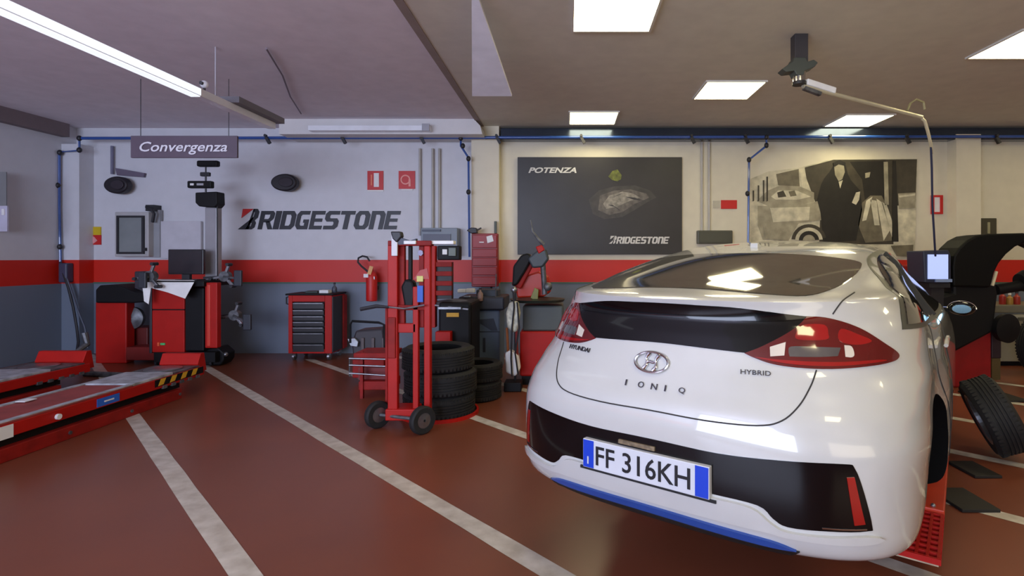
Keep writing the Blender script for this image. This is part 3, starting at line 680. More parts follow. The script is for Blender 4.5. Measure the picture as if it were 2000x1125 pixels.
# --- side windows, mirrors, handles, wheels, antenna
SW = [(.66,1.045,1),(.74,1.10),(.92,1.185),(1.15,1.26),(1.45,1.315),(1.75,1.335),(2.05,1.32),(2.35,1.255),(2.62,1.14),(2.85,1.00,1),(2.0,1.00),(1.2,1.02)]
SWo = [(.60,1.030,1),(.70,1.11),(.90,1.20),(1.12,1.275),(1.45,1.330),(1.75,1.350),(2.05,1.335),(2.38,1.268),(2.68,1.14),(2.93,.985,1),(2.0,.982),(1.2,1.0)]
M_glass2 = mat('side_glass', (30,33,28), .08, coat=1, spec=.9, noise=.3, nscale=3)
M_trimg = mat('dark_grey_window_surround', (70,70,62), .45, noise=.1)
for ax in ('side', 'left'):
    fr = patch('window_surround', SWo, M_trimg, car, ax=ax, off=.003, step=.06)
    gl = patch('side_window', SW, M_glass2, car, ax=ax, off=.007, step=.06, label='dark side glass')
    seam('window_pillar', [(1.62,1.00),(1.66,1.33)], M_blkm, car, ax=ax, r=.014, off=.006)
    seam('door_seam', [(1.15,1.0),(1.05,.80),(1.25,.55),(1.32,.36)], M_seam, car, ax=ax)
    seam('door_seam', [(1.68,1.0),(1.68,.70),(1.66,.36)], M_seam, car, ax=ax)
    seam('door_handle', [(1.30,.885),(1.38,.90),(1.48,.905)], MATS_white, car, ax=ax, r=.010, off=.022)
M_mirror = mat('mirror_glass', (110,135,140), .1, metal=1)
for sg in (1, -1):
    g = G(); c = Vector((sg*.97, 2.70, .965))
    g.ball(c, .10, (.80, .62, .48), 18, 12); g.bar((sg*.82, 2.74, .95), (sg*.92, 2.72, .955), .06, .03)
    mr = g.build('door_mirror', M_blk, car, local=True, smooth=True); mr['label'] = 'black door mirror with chrome rim'
    g = G(); g.lathe([(.001,0),(.050,0),(.048,.006)], c+Vector((0,-.058,0)), (0,-1,0), 24)
    for k in range(len(g.v)): g.v[k] = Vector(((g.v[k].x-c.x)*1.1+c.x, g.v[k].y, (g.v[k].z-c.z)*.6+c.z))
    g.build('mirror_glass', M_mirror, mr, local=True, smooth=True)
    g = G(); g.tube([c+Vector((.078*math.cos(a), -.035, .050*math.sin(a))) for a in [PI*i/12 for i in range(13)]], .006, 6)
    g.build('mirror_rim', M_chrome, mr, local=True, smooth=True)
def wheel(parent, c, local=True, R_=.315, wd=.20, axis=(1,0,0)):
    r = R_
    prof = [(r*.68,-wd/2),(r*.86,-wd/2-.004),(r*.97,-wd/2+.02),(r,-wd*.3),(r-.008,-wd*.28),(r-.008,-wd*.22),(r,-wd*.2),(r,-wd*.05),(r-.008,-wd*.04),(r-.008,wd*.04),(r,wd*.05),(r,wd*.2),(r-.008,wd*.22),(r-.008,wd*.28),(r,wd*.3),(r*.97,wd/2-.02),(r*.86,wd/2+.004),(r*.68,wd/2)]
    t = G().ring(prof, c, axis).build('tyre', M_rubber, parent, local=local, smooth=True)
    g = G(); sg = 1 if axis[0] >= 0 else -1
    g.ring([(r*.60,-wd*.45),(r*.69,-wd*.48),(r*.69,wd*.48),(r*.60,wd*.45)], c, axis)
    q = Vector(axis).to_track_quat('Z', 'Y'); c = Vector(c)
    g.cyl(c+q@Vector((0,0,wd*.18)), c+q@Vector((0,0,wd*.36)), r*.17, 16)
    for k in range(5):
        a = 2*PI*k/5
        g.bar(c+q@Vector((r*.12*math.cos(a), r*.12*math.sin(a), wd*.30)), c+q@Vector((r*.64*math.cos(a), r*.64*math.sin(a), wd*.40)), .055, .03, up=tuple(q@Vector((0,0,1))))
    g.build('rim', M_alloy, t, local=local, smooth=False, bevel=.004)
    return t
for sg in (1, -1): wheel(car, (sg*.76, 3.60, .315), axis=(sg,0,0))
M_disc = mat('brake_disc_steel', (96,94,92), .35, metal=.8, noise=.2)
for sg in (1, -1):                            # rear wheels are off: only the brake discs show in the arches
    G().cyl((sg*.66, .87, .34), (sg*.69, .87, .34), .14, 28).cyl((sg*.69, .87, .34), (sg*.73, .87, .34), .07, 20).build('brake_disc', M_disc, car, local=True)
G().cyl((-.66, .87, .34), (.66, .87, .34), .035, 10).build('axle', M_blkm, car, local=True)
G().box((-.595, .55, .28), (.595, 1.3, .70)).build('inner_arch_liner', M_blkm, car, local=True, bevel=.02)
# roof antenna and high brake light
h = BV.ray_cast(Vector((0, 1.35, 3)), Vector((0,0,-1)))[0]
g = G().prism([h+Vector((-.022,-.05,-.01)), h+Vector((-.022,.07,-.01)), h+Vector((-.022,.0,.016)), h+Vector((-.022,-.045,.020))], (.044,0,0))
for k in (6,7): pass
g.build('roof_antenna', MATS_white, car, local=True, bevel=.004, smooth=True)
# ================================================================== workshop equipment
M_red = mat('workshop_red_enamel', (172,20,11), .5, spec=.3, noise=.05); M_redd = mat('worn_red_enamel', (144,22,16), .6, spec=.3, noise=.15, nscale=8); M_redm = mat('dull_red_platform_top', (150,62,58), .6, noise=.15, nscale=5)
M_bk = mat('black_machine_paint', (15,15,18), .55, spec=.25, noise=.1); M_steel = mat('bare_steel', (150,152,156), .3, metal=.85, noise=.15, nscale=12); M_dst = mat('dull_steel', (104,106,110), .5, metal=.5, noise=.3, nscale=14)
M_gtop = mat('greenish_grey_plate', (176,182,190), .45, metal=.1, noise=.25, nscale=10); M_yel = mat('hazard_yellow', (222,170,40), .5); M_bluel = mat('blue_sticker', (40,100,205), .5); M_wht = mat('clean_white', (232,234,236), .5); M_bgrey = mat('blue_grey_cabinet', (92,108,130), .45, noise=.05)
# ---- two platform wheel alignment lift, left
def platform(name, x0, x1, y0, y1, label, details):
    t = thing(name, label, 'vehicle lift', ((x0+x1)/2, (y0+y1)/2, 0))
    G().box((x0+.03, y0, 0), (x1+.0, y1-.35, .10)).build('base_frame', M_redd, t, bevel=.006)
    G().box((x0+.06, y0, .10), (x1-.06, y1-.3, .17)).build('scissor_housing', M_bk, t)
    G().box((x0, y0, .17), (x1, y1, .265)).build('side_beam', M_red, t, bevel=.006)
    G().box((x0+.01, y0, .265), (x1-.01, y1-.98, .28)).build('platform_top', M_redm, t, bevel=.003)
    for xx in (x0+.035, x1-.035): G().box((xx-.025, y0, .28), (xx+.025, y1-.95, .288)).build('edge_strip', M_gtop, t)
    G().box((x0+.02, y1-.96, .265), (x1-.02, y1-.45, .29)).build('slip_plate', M_gtop, t, bevel=.004)
    G().lathe([(.17,0),(.17,.018),(.15,.022)], ((x0+x1)/2, y1-.26, .27), n=28).build('turntable', M_steel, t, smooth=True)
    G().box((x0+.02, y1-.44, .265), (x1-.02, y1-.05, .278)).build('turntable_bed', M_dst, t)
    G().prism([(x0+.06, y1+.01, .20), (x0+.06, y1-.05, .29), (x0+.06, y1-.0, .40), (x0+.06, y1+.06, .40), (x0+.06, y1+.10, .20)], (x1-x0-.10, 0, 0)).build('end_stop', M_red, t, bevel=.005)
    for k in range(5): G().box((x1-.012, y1-.62+.12*k, .16), (x1+.012, y1-.57+.12*k, .19)).build('bracket', M_dst, t)
    if details:
        for k in range(4):
            y = y1-.68+.155*k
            G().prism([(x1, y, .20), (x1, y+.07, .205), (x1, y+.105, .262), (x1, y+.035, .262)], (.004, 0, 0)).build('hazard_stripe', M_yel, t)
        G().box((x1, y1-.72, .195), (x1+.002, y1-.02, .264)).build('hazard_back', M_bk, t)
        G().box((x1, 4.63, .182), (x1+.004, 4.86, .250)).build('blue_label', M_bluel, t); G().box((x1+.004, 4.70, .21), (x1+.006, 4.80, .222)).build('label_print', M_wht, t)
        G().box((x1, 3.55, .165), (x1+.004, 3.93, .258)).build('maker_label', M_wht, t)
        G().box((x1+.004, 3.60, .18), (x1+.006, 3.80, .24)).build('label_print', M_bluel, t)
        G().cyl((x1, 4.27, .21), (x1+.02, 4.27, .21), .022, 14).build('cap', M_wht, t)
    for y in [y0+.5+.62*k for k in range(int((y1-y0)/.62))]: G().cyl((x1+.0, y, .05), (x1+.008, y, .05), .015, 8).build('bolt', M_dst, t)
    return t
platform('alignment_lift', -4.50, -3.98, 1.4, 6.0, 'near red lift platform at lower left, with yellow and black end stripes', True)
platform('alignment_lift', -6.00, -5.36, 1.6, 6.15, 'far red lift platform at the left edge, behind the striped one', False)
t = thing('paper_tag', 'small white paper tag lying on the edge of the near red lift platform', 'tag', (-4.36, 4.42, .288))
G().box((-4.44, 4.40, .288), (-4.36, 4.50, .293)).build('sheet', M_wht, t)
# grey hose by the far platform
tag(G().tube([W(165,650,6.9), W(170,672,6.9), V(-6.1,6.75,.25), V(-5.9,6.7,.03), V(-5.4,6.62,.03), V(-5.05,6.5,.03)], .035, 8).build('floor_hose', M_dst, smooth=True), 'grey hose curling down to the floor beside the far lift platform', 'hose')
# hose hanging from the left air drop
t = thing('air_hose', 'dark air hose hanging from the blue drop pipe at the left corner', 'hose', tuple(W(135,690,7.9)))
G().tube([W(118,512,7.98), W(122,528,7.95), W(133,560,7.93), W(143,600,7.93), W(150,640,7.93), W(153,668,7.9), W(150,690,7.8)], .018, 8).build('hose', M_fit, t, smooth=True)
G().tube([W(121,520,7.96), W(137,560,7.94), W(150,600,7.94), W(166,640,7.9), W(172,680,7.9)], .012, 8).build('cord', mat('blue_grey_cord', (70,76,92), .5), t, smooth=True)
G().pbox(113, 514, 130, 552, 7.93, .12).build('filter_unit', mat('blue_grey_unit', (60,62,86), .5), t, bevel=.02)
# ---- second machine: red cabinet with black top
t = thing('red_machine', 'plain red cabinet with a black rounded hood, left of the monitor cabinet', 'machine', tuple(W(217,705,7.5)))
z0 = 0
a, b = P2(186, 590, 247, 705, 7.5); G().box((a.x, 7.5, .0), (b.x, 7.65, a.z)).build('cabinet', M_red, t, bevel=.015)
G().pprism([(186,592),(186,566),(194,557),(225,556),(240,561),(262,570),(284,572),(284,590),(262,592)], 7.45, .5).build('hood', M_bk, t, bevel=.02)
G().pbox(262, 530, 280, 572, 7.6, .2).build('arm', mat('plum_grey', (52,48,58), .5), t, bevel=.015)
G().lathe([(.12,0),(.15,.04),(.15,.09),(.05,.14)], W(268,620,7.72), (0,-1,0), 24).build('wheel_flange', M_dst, t, smooth=True)
G().pbox(248, 640, 288, 690, 7.7, .3).build('lower_box', mat('dark_red_box', (92,22,18), .5), t, bevel=.01)
G().pbox(246, 678, 318, 704, 7.45, .5).build('foot', mat('dark_red_foot', (120,24,18), .5), t, bevel=.01)
# ---- wheel alignment computer cabinet
t = thing('alignment_cabinet', 'red alignment computer cabinet with black side bay and a tall grey camera post', 'machine', tuple(W(360,700,7.2)))
zt = W(0,560,7.2).z
def bx(nm, x0, y0, x1, y1, Y, d, m, bev=.006, parent=None): return G().pbox(x0, y0, x1, y1, Y, d).build(nm, m, parent or t, bevel=bev)
bx('lower_door', 297, 606, 360, 688, 7.2, .45, M_red); bx('upper_drawer', 297, 562, 360, 604, 7.2, .45, M_red); bx('black_bay', 360, 562, 398, 686, 7.22, .22, M_bk, .015); bx('red_column', 400, 552, 424, 680, 7.15, .09, M_red, .012)
bx('column_groove', 404, 556, 410, 676, 7.14, .02, mat('lighter_red', (208,60,44), .4)); bx('plinth', 300, 688, 420, 708, 7.2, .2, M_bk); bx('side_panel', 291, 560, 296, 690, 7.22, .44, mat('dark_grey_side', (42,42,48), .4)); bx('worktop', 284, 549, 398, 560, 7.1, .55, M_bk, .01)
bx('drawer_gap', 298, 603, 360, 607, 7.21, .4, M_bk, 0); bx('door_label', 313, 670, 322, 674, 7.19, .012, mat('green_label', (80,190,110), .5), 0); bx('door_label', 307, 669, 311, 676, 7.19, .012, mat('orange_label', (220,90,50), .5), 0)
for x in (305, 412):
    G().cyl(W(x,708,7.3)+V(0,0,.0), W(x,708,7.3)+V(.03,0,0), .04, 14).build('caster', M_fit, t)
pst = bx('camera_post', 400, 405, 423, 552, 7.55, .12, mat('grey_post', (150,148,154), .4, coat=.2), .01)
G().tube([W(424,390,7.5), W(425,550,7.5)], .008, 6).build('post_cable', M_fit, t, smooth=True)
G().pprism([(381,376),(423,374),(424,398),(418,405),(388,403),(381,396)], 7.45, .18).build('camera_head', M_bk, t, bevel=.012)
G().cyl(W(402,375,7.53), W(402,345,7.53), .012, 8).build('head_stem', M_dgrey, t)
bx('camera_module', 365, 353, 412, 367, 7.5, .08, M_bk, .015); bx('module_light', 371, 358, 378, 362, 7.49, .012, M_wht, 0); bx('module_light', 384, 358, 397, 362, 7.49, .012, mat('pale_grey_module', (170,168,176), .4), 0)
bx('head_knob', 390, 336, 408, 344, 7.52, .05, M_fit, .01); bx('camera_module', 383, 313, 424, 325, 7.5, .08, M_bk, .02); G().cyl(W(402,345,7.53), W(402,318,7.53), .01, 8).build('head_stem', M_dgrey, t)
t2 = thing('monitor', 'black computer monitor standing on the red alignment cabinet', 'monitor', tuple(W(362,549,7.3)))
G().pbox(328, 487, 397, 536, 7.3, .05).build('screen_housing', mat('monitor_black', (28,26,32), .35), t2, bevel=.01); G().pbox(331, 490, 394, 532, 7.294, .008).build('screen', mat('dark_screen', (36,34,40), .25), t2)
G().pbox(355, 534, 370, 549, 7.33, .05).build('stand', M_fit, t2); G().pbox(342, 546, 384, 549, 7.25, .18).build('foot', M_fit, t2)
# white cloth/paper sheet over the worktop
p = lambda x, y, Y=7.08: W(x, y, Y)
z = W(0,549,7.1).z+.004
q = [p(281,552), p(300,549), p(380,549), p(382,556), p(364,583), p(330,571), p(296,561), p(292,592), p(285,590)]
g = G(); top = [V(W(281,0,7.08).x, 7.06, z), V(W(382,0,7.08).x, 7.06, z), V(W(378,0,7.5).x, 7.45, z+.003), V(W(290,0,7.5).x, 7.42, z+.003)]
g.add(top, [(0,1,2,3)]); 
fr = [V(W(x,0,7.07).x, 7.055+.01*math.sin(x), W(0,y,7.07).z) for x, y in [(281,551),(296,562),(330,571),(364,583),(382,551)]]
g.add(fr+[V(W(293,0,7.07).x, 7.05, W(0,594,7.07).z), V(W(284,0,7.07).x, 7.05, W(0,588,7.07).z)], [(0,1,2,3,4), (0,6,5,1)])
o = g.build('paper_sheet', mat('bright_paper', (240,240,238), .6)); so = o.modifiers.new('s', 'SOLIDIFY'); so.thickness = .004
tag(o, 'white sheet draped over the corner of the red alignment cabinet', 'sheet')
# clamp targets hanging right of the cabinet
def wheel_target(cx, cy, bx_, by_, Y, label):
    t = thing('wheel_clamp', label, 'wheel clamp', tuple(W(cx, cy, Y)))
    c = W(cx, cy, Y)
    G().cyl(c, c+V(0,.08,0), .07, 16).build('hub', M_dst, t, smooth=True)
    for a in (70, 190, 310): G().bar(c+V(0,.02,0), c+V(.17*math.cos(math.radians(a)), .02, .17*math.sin(math.radians(a))), .035, .03).build('arm', M_steel, t, bevel=.004)
    for a in (70, 190, 310):
        e = c+V(.17*math.cos(math.radians(a)), .02, .17*math.sin(math.radians(a))); G().cyl(e+V(0,-.05,0), e+V(0,.05,0), .022, 10).build('claw', M_fit, t, smooth=True)
    G().bar(c+V(-.30 if cx > 400 else .0,.05,-.02), c+V(.01,.04,.0), .03, .03).build('support_bar', M_fit, t)
    e = W(bx_, by_, Y-.05); G().bar(c, e, .025, .025).build('target_rod', M_dst, t)
    G().pbox(bx_-7, by_-16, bx_+8, by_+15, Y-.08, .04).build('target_plate', mat('dark_slate', (42,46,56), .5), t, bevel=.01)
wheel_target(437, 540, 463, 544, 7.35, 'upper wheel clamp with dark target plate, right of the alignment cabinet')
wheel_target(456, 616, 481, 630, 7.35, 'lower wheel clamp with dark target plate, right of the alignment cabinet')
wheel_target(290, 540, 276, 548, 6.93, 'wheel clamp with target plate at the left side of the alignment cabinet')
t = bpy.data.objects['alignment_cabinet']
G().pprism([(398,684),(424,678),(438,690),(437,704),(430,714),(398,714)], 7.3, .25).build('base_foot', M_bk, t, bevel=.02); G().ball(W(441,692,7.3), .03).build('silver_foot', M_steel, t, smooth=True)
# ---- drawer trolley
Y = 7.70; x0 = W(563,0,Y).x; x1 = W(648,0,Y).x; zt = W(0,577,Y).z
t = thing('tool_trolley', 'red and black drawer tool trolley standing at the grey wall', 'tool trolley', ((x0+x1)/2, Y+.23, 0))
G().box((x0, Y, .10), (x0+.055, Y+.46, zt)).box((x1-.10, Y, .10), (x1, Y+.46, zt)).box((x0+.055, Y, zt-.09), (x1-.10, Y+.46, zt)).box((x0+.055, Y, .10), (x1-.10, Y+.46, .16)).build('body', M_red, t, bevel=.006)
G().box((x0+.055, Y+.05, .16), (x1-.10, Y+.45, zt-.09)).build('inner_carcass', M_bk, t)
G().box((x1, Y+.01, .12), (x1+.012, Y+.455, zt-.02)).build('side_panel', mat('charcoal_side', (40,38,44), .5), t)
G().box((x1+.0, Y+.34, .12), (x1+.03, Y+.46, zt-.02)).build('rear_post', M_redd, t)
yy = [(591,604),(605,616),(617,627),(628,638),(639,649),(650,671),(672,688)]
for u, v in yy:
    za, zb = W(0,u,Y).z, W(0,v,Y).z
    d = G().box((x0+.065, Y-.006, zb+.006), (x1-.11, Y+.04, za-.004)).build('drawer', mat('drawer_black', (26,24,28), .4, coat=.2), t, bevel=.003)
    G().bar((x0+.075, Y-.016, za-.010), (x1-.12, Y-.016, za-.010), .016, .012).build('handle', M_steel, d)
G().box((x0-.04, Y-.01, zt), (x1+.02, Y+.47, zt+.025)).build('top_tray', M_bk, t, bevel=.008)
G().tube([(x0-.01, Y+.05, zt-.02), (x0-.05, Y+.05, zt-.03), (x0-.05, Y+.05, zt-.12), (x0-.01, Y+.05, zt-.13)], .01, 6).build('side_handle', M_fit, t, smooth=True)
for xx in (x0+.06, x1-.06):
    for y2 in (Y+.06, Y+.40): G().cyl((xx-.015, y2, .05), (xx+.015, y2, .05), .05, 16).box((xx-.02, y2-.02, .05), (xx+.02, y2+.02, .10)).build('caster', M_steel, t)
def small(name, label, cat, x0, y0, x1, y1, Y, d, m, zb=None, bev=.004):
    a, b = P2(x0, y0, x1, y1, Y); z = b.z if zb is None else zb
    o = G().box((a.x, Y, z), (b.x, Y+d, z+(a.z-b.z))).build(name, m, bevel=bev); return tag(o, label, cat)
small('white_box', 'small white box lying on the drawer tool trolley', 'box', 623, 570, 641, 576, 7.8, .12, M_wht, zt+.025)
small('dark_tray', 'dark low tray on the drawer tool trolley, left of the white box', 'tray', 596, 572, 620, 576, 7.8, .15, mat('greenish_black', (30,44,38), .5), zt+.025)
c = W(660, 560, 7.95); t = thing('spray_bottle', 'dark slim bottle standing at the right end of the tool trolley', 'bottle', (c.x-.05, c.y, zt+.025))
G().lathe([(.03,0),(.035,.01),(.035,.07),(.012,.10),(.012,.12)], (c.x-.05, c.y, zt+.025), n=16).build('bottle_body', mat('slate_bottle', (64,70,86), .4), t, smooth=True); G().cyl((c.x-.05, c.y, zt+.145), (c.x-.05, c.y, zt+.17), .016, 10).build('bottle_cap', M_fit, t)
# ---- fire extinguisher
c = W(726, 560, 8.12)
t = thing('fire_extinguisher', 'red fire extinguisher with yellow tag and black looped hose on the wall', 'fire extinguisher', (c.x, c.y, W(0,589,8.12).z))
G().lathe([(.02,0),(.075,.01),(.08,.04),(.08,.36),(.06,.42),(.025,.45),(.02,.48)], (c.x, c.y, W(0,589,8.12).z), n=24).build('cylinder', M_sred, t, smooth=True)
G().pbox(722, 540, 732, 546, 8.06, .05).build('valve', M_steel, t, bevel=.004)
G().tube([W(726,541,8.12), W(718,530,8.1), W(706,520,8.1), W(699,512,8.1), W(700,504,8.1), W(708,500,8.1), W(717,502,8.1), W(722,510,8.1)], .014, 8).build('hose', M_fit, t, smooth=True)
G().prism([W(717,535,8.05), W(722,519,8.05), W(729,521,8.05), W(724,537,8.05)], (0,.01,0)).build('yellow_tag', mat('tag_orange', (226,170,110), .6), t); G().pbox(710, 535, 719, 542, 8.04, .012).build('white_tag', M_wht, t)
G().box((c.x-.04, c.y+.06, W(0,560,8.12).z-.05), (c.x+.04, 8.298, W(0,560,8.12).z)).build('wall_bracket', M_fit, t)
# ---- upright tyre hoist (tall red frame on two front wheels)
Y = 4.62
t = thing('tyre_hoist', 'tall red upright wheel lifter trolley with two dark front wheels', 'wheel lifter', (W(795,0,Y).x, Y, 0))
def post(x0, x1, y0, y1, YY, d, m=M_red, nm='upright'): return G().pbox(x0, y0, x1, y1, YY, d).build(nm, m, t, bevel=.006)
post(757, 776, 478, 806, Y, .06); post(776, 790, 478, 640, Y+.05, .05, M_redd, 'mast_inner'); post(806, 817, 560, 800, Y+.02, .05); post(828, 840, 480, 815, Y, .07); post(818, 828, 480, 640, Y+.06, .05, M_redd, 'mast_inner'); post(752, 757, 600, 806, Y+.10, .05, M_redd, 'rear_stay')
post(757, 842, 470, 480, Y-.01, .10, M_redd, 'top_bar'); post(776, 830, 596, 606, Y+.02, .05, M_redd, 'cross_bar'); post(776, 812, 632, 650, Y+.02, .05, M_red, 'cross_bar')
G().pbox(752, 800, 812, 822, Y-.02, .22).build('base_plate', M_red, t, bevel=.008)
post(757, 772, 620, 700, Y-.015, .02, M_redd, 'guard_plate')
post(764, 776, 455, 500, Y-.03, .02, mat('pale_rail', (206,206,212), .4), 'rail_cover'); G().pprism([(762,452),(782,452),(784,462),(774,474),(766,466)], Y-.04, .08).build('pulley_head', M_fit, t, bevel=.01)
G().pprism([(775,462),(800,470),(812,466),(812,476),(778,478)], Y-.02, .06).build('cable_guide', mat('slate_guide', (54,58,78), .5), t)
post(788, 812, 470, 477, Y-.03, .05, M_wht, 'top_plate'); post(812, 886, 470, 477, Y+.02, .10, M_wht, 'top_plate')
post(797, 804, 480, 600, Y+.10, .04, M_bk, 'chain_shaft')
g = G(); 
G().pprism([(782,560),(790,545),(806,548),(812,570),(808,600),(790,604)], Y+.04, .1).build('motor_housing', M_bk, t, bevel=.02)
G().pbox(815, 558, 826, 590, Y-.015, .03).build('blue_label', mat('strong_blue', (20,86,190), .5), t); G().pbox(814, 539, 826, 550, Y-.015, .03).build('yellow_label', mat('pale_yellow', (205,200,110), .5), t); G().pprism([(816,492),(820,488),(825,490),(826,496),(822,500),(817,498)], Y-.01, .02).build('round_badge', mat('lilac_badge', (150,150,185), .5), t)
G().pprism([(808,545),(820,528),(834,524),(838,545)], Y-.005, .04).build('carriage_plate', mat('dusty_red', (168,56,54), .5), t)
G().tube([W(704,604,Y-.05), W(735,598,Y-.05), W(760,600,Y-.05)], [.016,.016,.010], 8).build('handle_grip', M_fit, t, smooth=True)
G().tube([W(735,597,Y-.05), W(790,603,Y-.05), W(829,596,Y-.05)], .008, 8).build('handle_bar', M_steel, t, smooth=True)
def small_wheel(cx, cy, Y, r, nm='front_wheel'):
    c = W(cx, cy, Y); c.z = r
    ax = Vector((.75,-.66,0))
    tt = G().ring([(r*.55,-.03),(r*.9,-.032),(r,-.018),(r,.018),(r*.9,.032),(r*.55,.03)], c, ax, 28).build(nm, M_rubber, t, smooth=True)
    G().ring([(.012,-.034),(r*.6,-.025),(r*.6,.025),(.012,.034)], c, ax, 24).build('hub', M_steel, tt, smooth=True)
small_wheel(738, 815, 4.66, .115); small_wheel(825, 825, 4.50, .115)
G().cyl(V(W(738,0,4.66).x,4.66,.115), V(W(825,0,4.5).x,4.5,.115), .014, 10).build('axle', M_dst, t, smooth=True)
tag(G().ring([(.345,0),(.365,0),(.365,.03),(.345,.03)], V(-1.20, 5.12, .0), (0,0,1), 40).build('base_ring', M_red, smooth=True), 'thin red ring on the floor around the foot of the tyre stack', 'ring')
# ---- tyres
def loose_tyre(c, label, r=.31, wd=.20, axis=(0,0,1), rim=False, group=None, m=None):
    t = thing('tyre', label, 'tyre', c, group); m = m or M_rubber; c = Vector(c)
    q = Vector(axis).to_track_quat('Z', 'Y')
    prof = [(r*.64,.012),(r*.70,0),(r*.88,-.004),(r*.97,.018),(r,.04)]
    for k in range(1, 5): h = .04+(wd-.08)*k/5; prof += [(r,h-.006),(r-.009,h-.004),(r-.009,h+.004),(r,h+.006)]
    prof += [(r,wd-.04),(r*.97,wd-.018),(r*.88,wd+.004),(r*.70,wd),(r*.64,wd-.012),(r*.72,wd*.7),(r*.90,wd*.5),(r*.72,wd*.3)]
    G().ring(prof, c, axis, 56).build('tyre_carcass', m, t, smooth=True)
    g = G()                                   # shoulder tread blocks
    for k in range(56):
        a = 2*PI*k/56; d = q@Vector((math.cos(a), math.sin(a), 0)); tn = q@Vector((-math.sin(a), math.cos(a), 0)); ax = q@Vector((0,0,1))
        for h in (.032, wd-.032): g.bar(c+d*(r-.004)+ax*(h-.014), c+d*(r-.004)+ax*(h+.014), .020, .012, up=tuple(d))
    o = g.build('tread_blocks', m, t); o['kind'] = 'stuff'
    if rim:
        g = G(); ax = q@Vector((0,0,1))
        g.ring([(r*.58,.01),(r*.66,.0),(r*.66,wd),(r*.58,wd-.01)], c, axis, 40); g.cyl(c+ax*wd*.55, c+ax*wd*.8, r*.16, 16)
        for k in range(5):
            a = 2*PI*k/5; d = q@Vector((math.cos(a), math.sin(a), 0)); g.bar(c+ax*wd*.72+d*r*.1, c+ax*wd*.85+d*r*.62, .05, .03, up=tuple(ax))
        g.build('rim', M_alloy, t, bevel=.004)
    return t
sx = -1.20
for k, nm in enumerate(('bottom', 'middle', 'top')): loose_tyre((sx+[.0,.015,-.01][k], 5.12+[0,-.01,.01][k], .001+.21*k), 'dark tyre lying flat, %s one of the stack of three behind the red hoist' % nm, r=.33, wd=.20)
sx = -.94
for k, nm in enumerate(('lower', 'upper')): loose_tyre((sx+.01*k, 5.68, .001+.19*k), 'dark tyre lying flat, %s one of the pair beside the tall stack' % nm, r=.25, wd=.18)
# ---- low red rack with bright bars, left of the hoist
Y = 5.55; t = thing('wheel_rack', 'low red rack with bright horizontal bars left of the red hoist', 'rack', (W(725,0,Y).x, Y, 0))
G().pbox(700, 745, 765, 762, Y+.1, .30).build('lower_panel', M_redd, t, bevel=.008); G().pbox(690, 690, 765, 700, Y+.02, .36).build('upper_panel', M_redd, t, bevel=.008); G().pbox(700, 718, 762, 742, Y+.2, .03).build('back_panel', mat('deep_red_panel', (120,22,20), .5), t)
for i, (y0, y1) in enumerate(((700,702),(713,716),(729,734))): G().cyl(W(682,y0,Y), W(768,y1,Y), .009, 10).build('bar', M_steel, t, smooth=True)
for x in (700, 761):
    a = W(x,0,Y); G().box((a.x-.015, Y+.08, 0), (a.x+.015, Y+.12, W(0,690,Y).z)).build('leg', M_redd, t)
G().tube([W(683,702,Y), W(683,735,Y)], .008, 6).build('end_rod', M_dst, t)
# black framed compressor / jack cart behind
Y = 6.3; t = thing('jack_cart', 'black tube handled jack cart between tool trolley and red hoist', 'cart', (W(715,0,Y).x, Y, 0))
G().tube([W(684,670,Y), W(684,634,Y), W(688,627,Y), W(740,630,Y), W(750,634,Y), W(752,690,Y)], .014, 8).build('push_handle', M_bk, t, smooth=True)
G().pprism([(694,646),(748,642),(754,688),(750,704),(690,704),(686,672)], Y+.05, .28).build('motor_block', mat('dark_plum_block', (40,32,38), .5), t, bevel=.02)
for x in (705, 725, 745): G().pbox(x, 660, x+6, 700, Y+.03, .04).build('rib', mat('brown_grey_rib', (78,66,66), .5), t, bevel=.004)
G().pprism([(678,662),(692,660),(700,668),(698,678),(684,676)], Y, .1).build('valve_block', M_steel, t, bevel=.006)
a, b = P2(690, 702, 752, 712, Y+.05); G().box((a.x, Y+.02, .06), (b.x, Y+.4, a.z)).build('base', M_redd, t, bevel=.01)
for x in (a.x+.05, b.x-.05): G().cyl((x-.02, Y+.2, .06), (x+.02, Y+.2, .06), .06, 16).build('caster', M_fit, t)
# ---- tyre changer with tall post behind the hoist
Y = 6.0; t = thing('tyre_changer', 'tyre changer with tall dark post, red slotted tower and black body behind the red hoist', 'tyre changer', (W(880,0,Y).x, Y, 0))
G().pbox(842, 480, 850, 640, Y, .10).build('tower_post', M_red, t, bevel=.006); G().pbox(828, 480, 843, 640, Y+.03, .12).build('tower_shaft', M_bk, t, bevel=.006)
g = G(); g.pbox(850, 512, 882, 584, Y+.05, .1).build('tower_back', mat('black_back', (24,20,20), .5), t)
for y in (512, 530, 549, 568): G().pbox(850, y, 882, y+9, Y+.02, .05).build('slat', M_redd, t, bevel=.003)
G().pbox(854, 480, 898, 508, Y+.05, .12).build('head_unit', M_bk, t, bevel=.012); G().pbox(864, 487, 873, 497, Y+.04, .012).build('white_label', M_wht, t); G().pbox(876, 484, 890, 500, Y+.03, .03).build('grey_gauge', mat('sage_grey', (110,122,118), .5), t, bevel=.004)
a = W(858,590,Y); b = W(922,700,Y)
G().box((a.x, Y-.05, .12), (b.x, Y+.55, a.z)).build('body', M_bk, t, bevel=.03)
G().pbox(856, 600, 900, 604, Y-.12, .5).build('table_edge', M_steel, t); G().lathe([(.20,0),(.22,.02),(.22,.05),(.08,.07)], W(884,597,Y+.2), n=28).build('turntable', M_dst, t, smooth=True)
G().pbox(872, 611, 896, 619, Y-.065, .015).build('yellow_label', M_yel, t); G().pbox(850, 648, 880, 673, Y-.15, .1).build('red_pedal_box', M_red, t, bevel=.008)
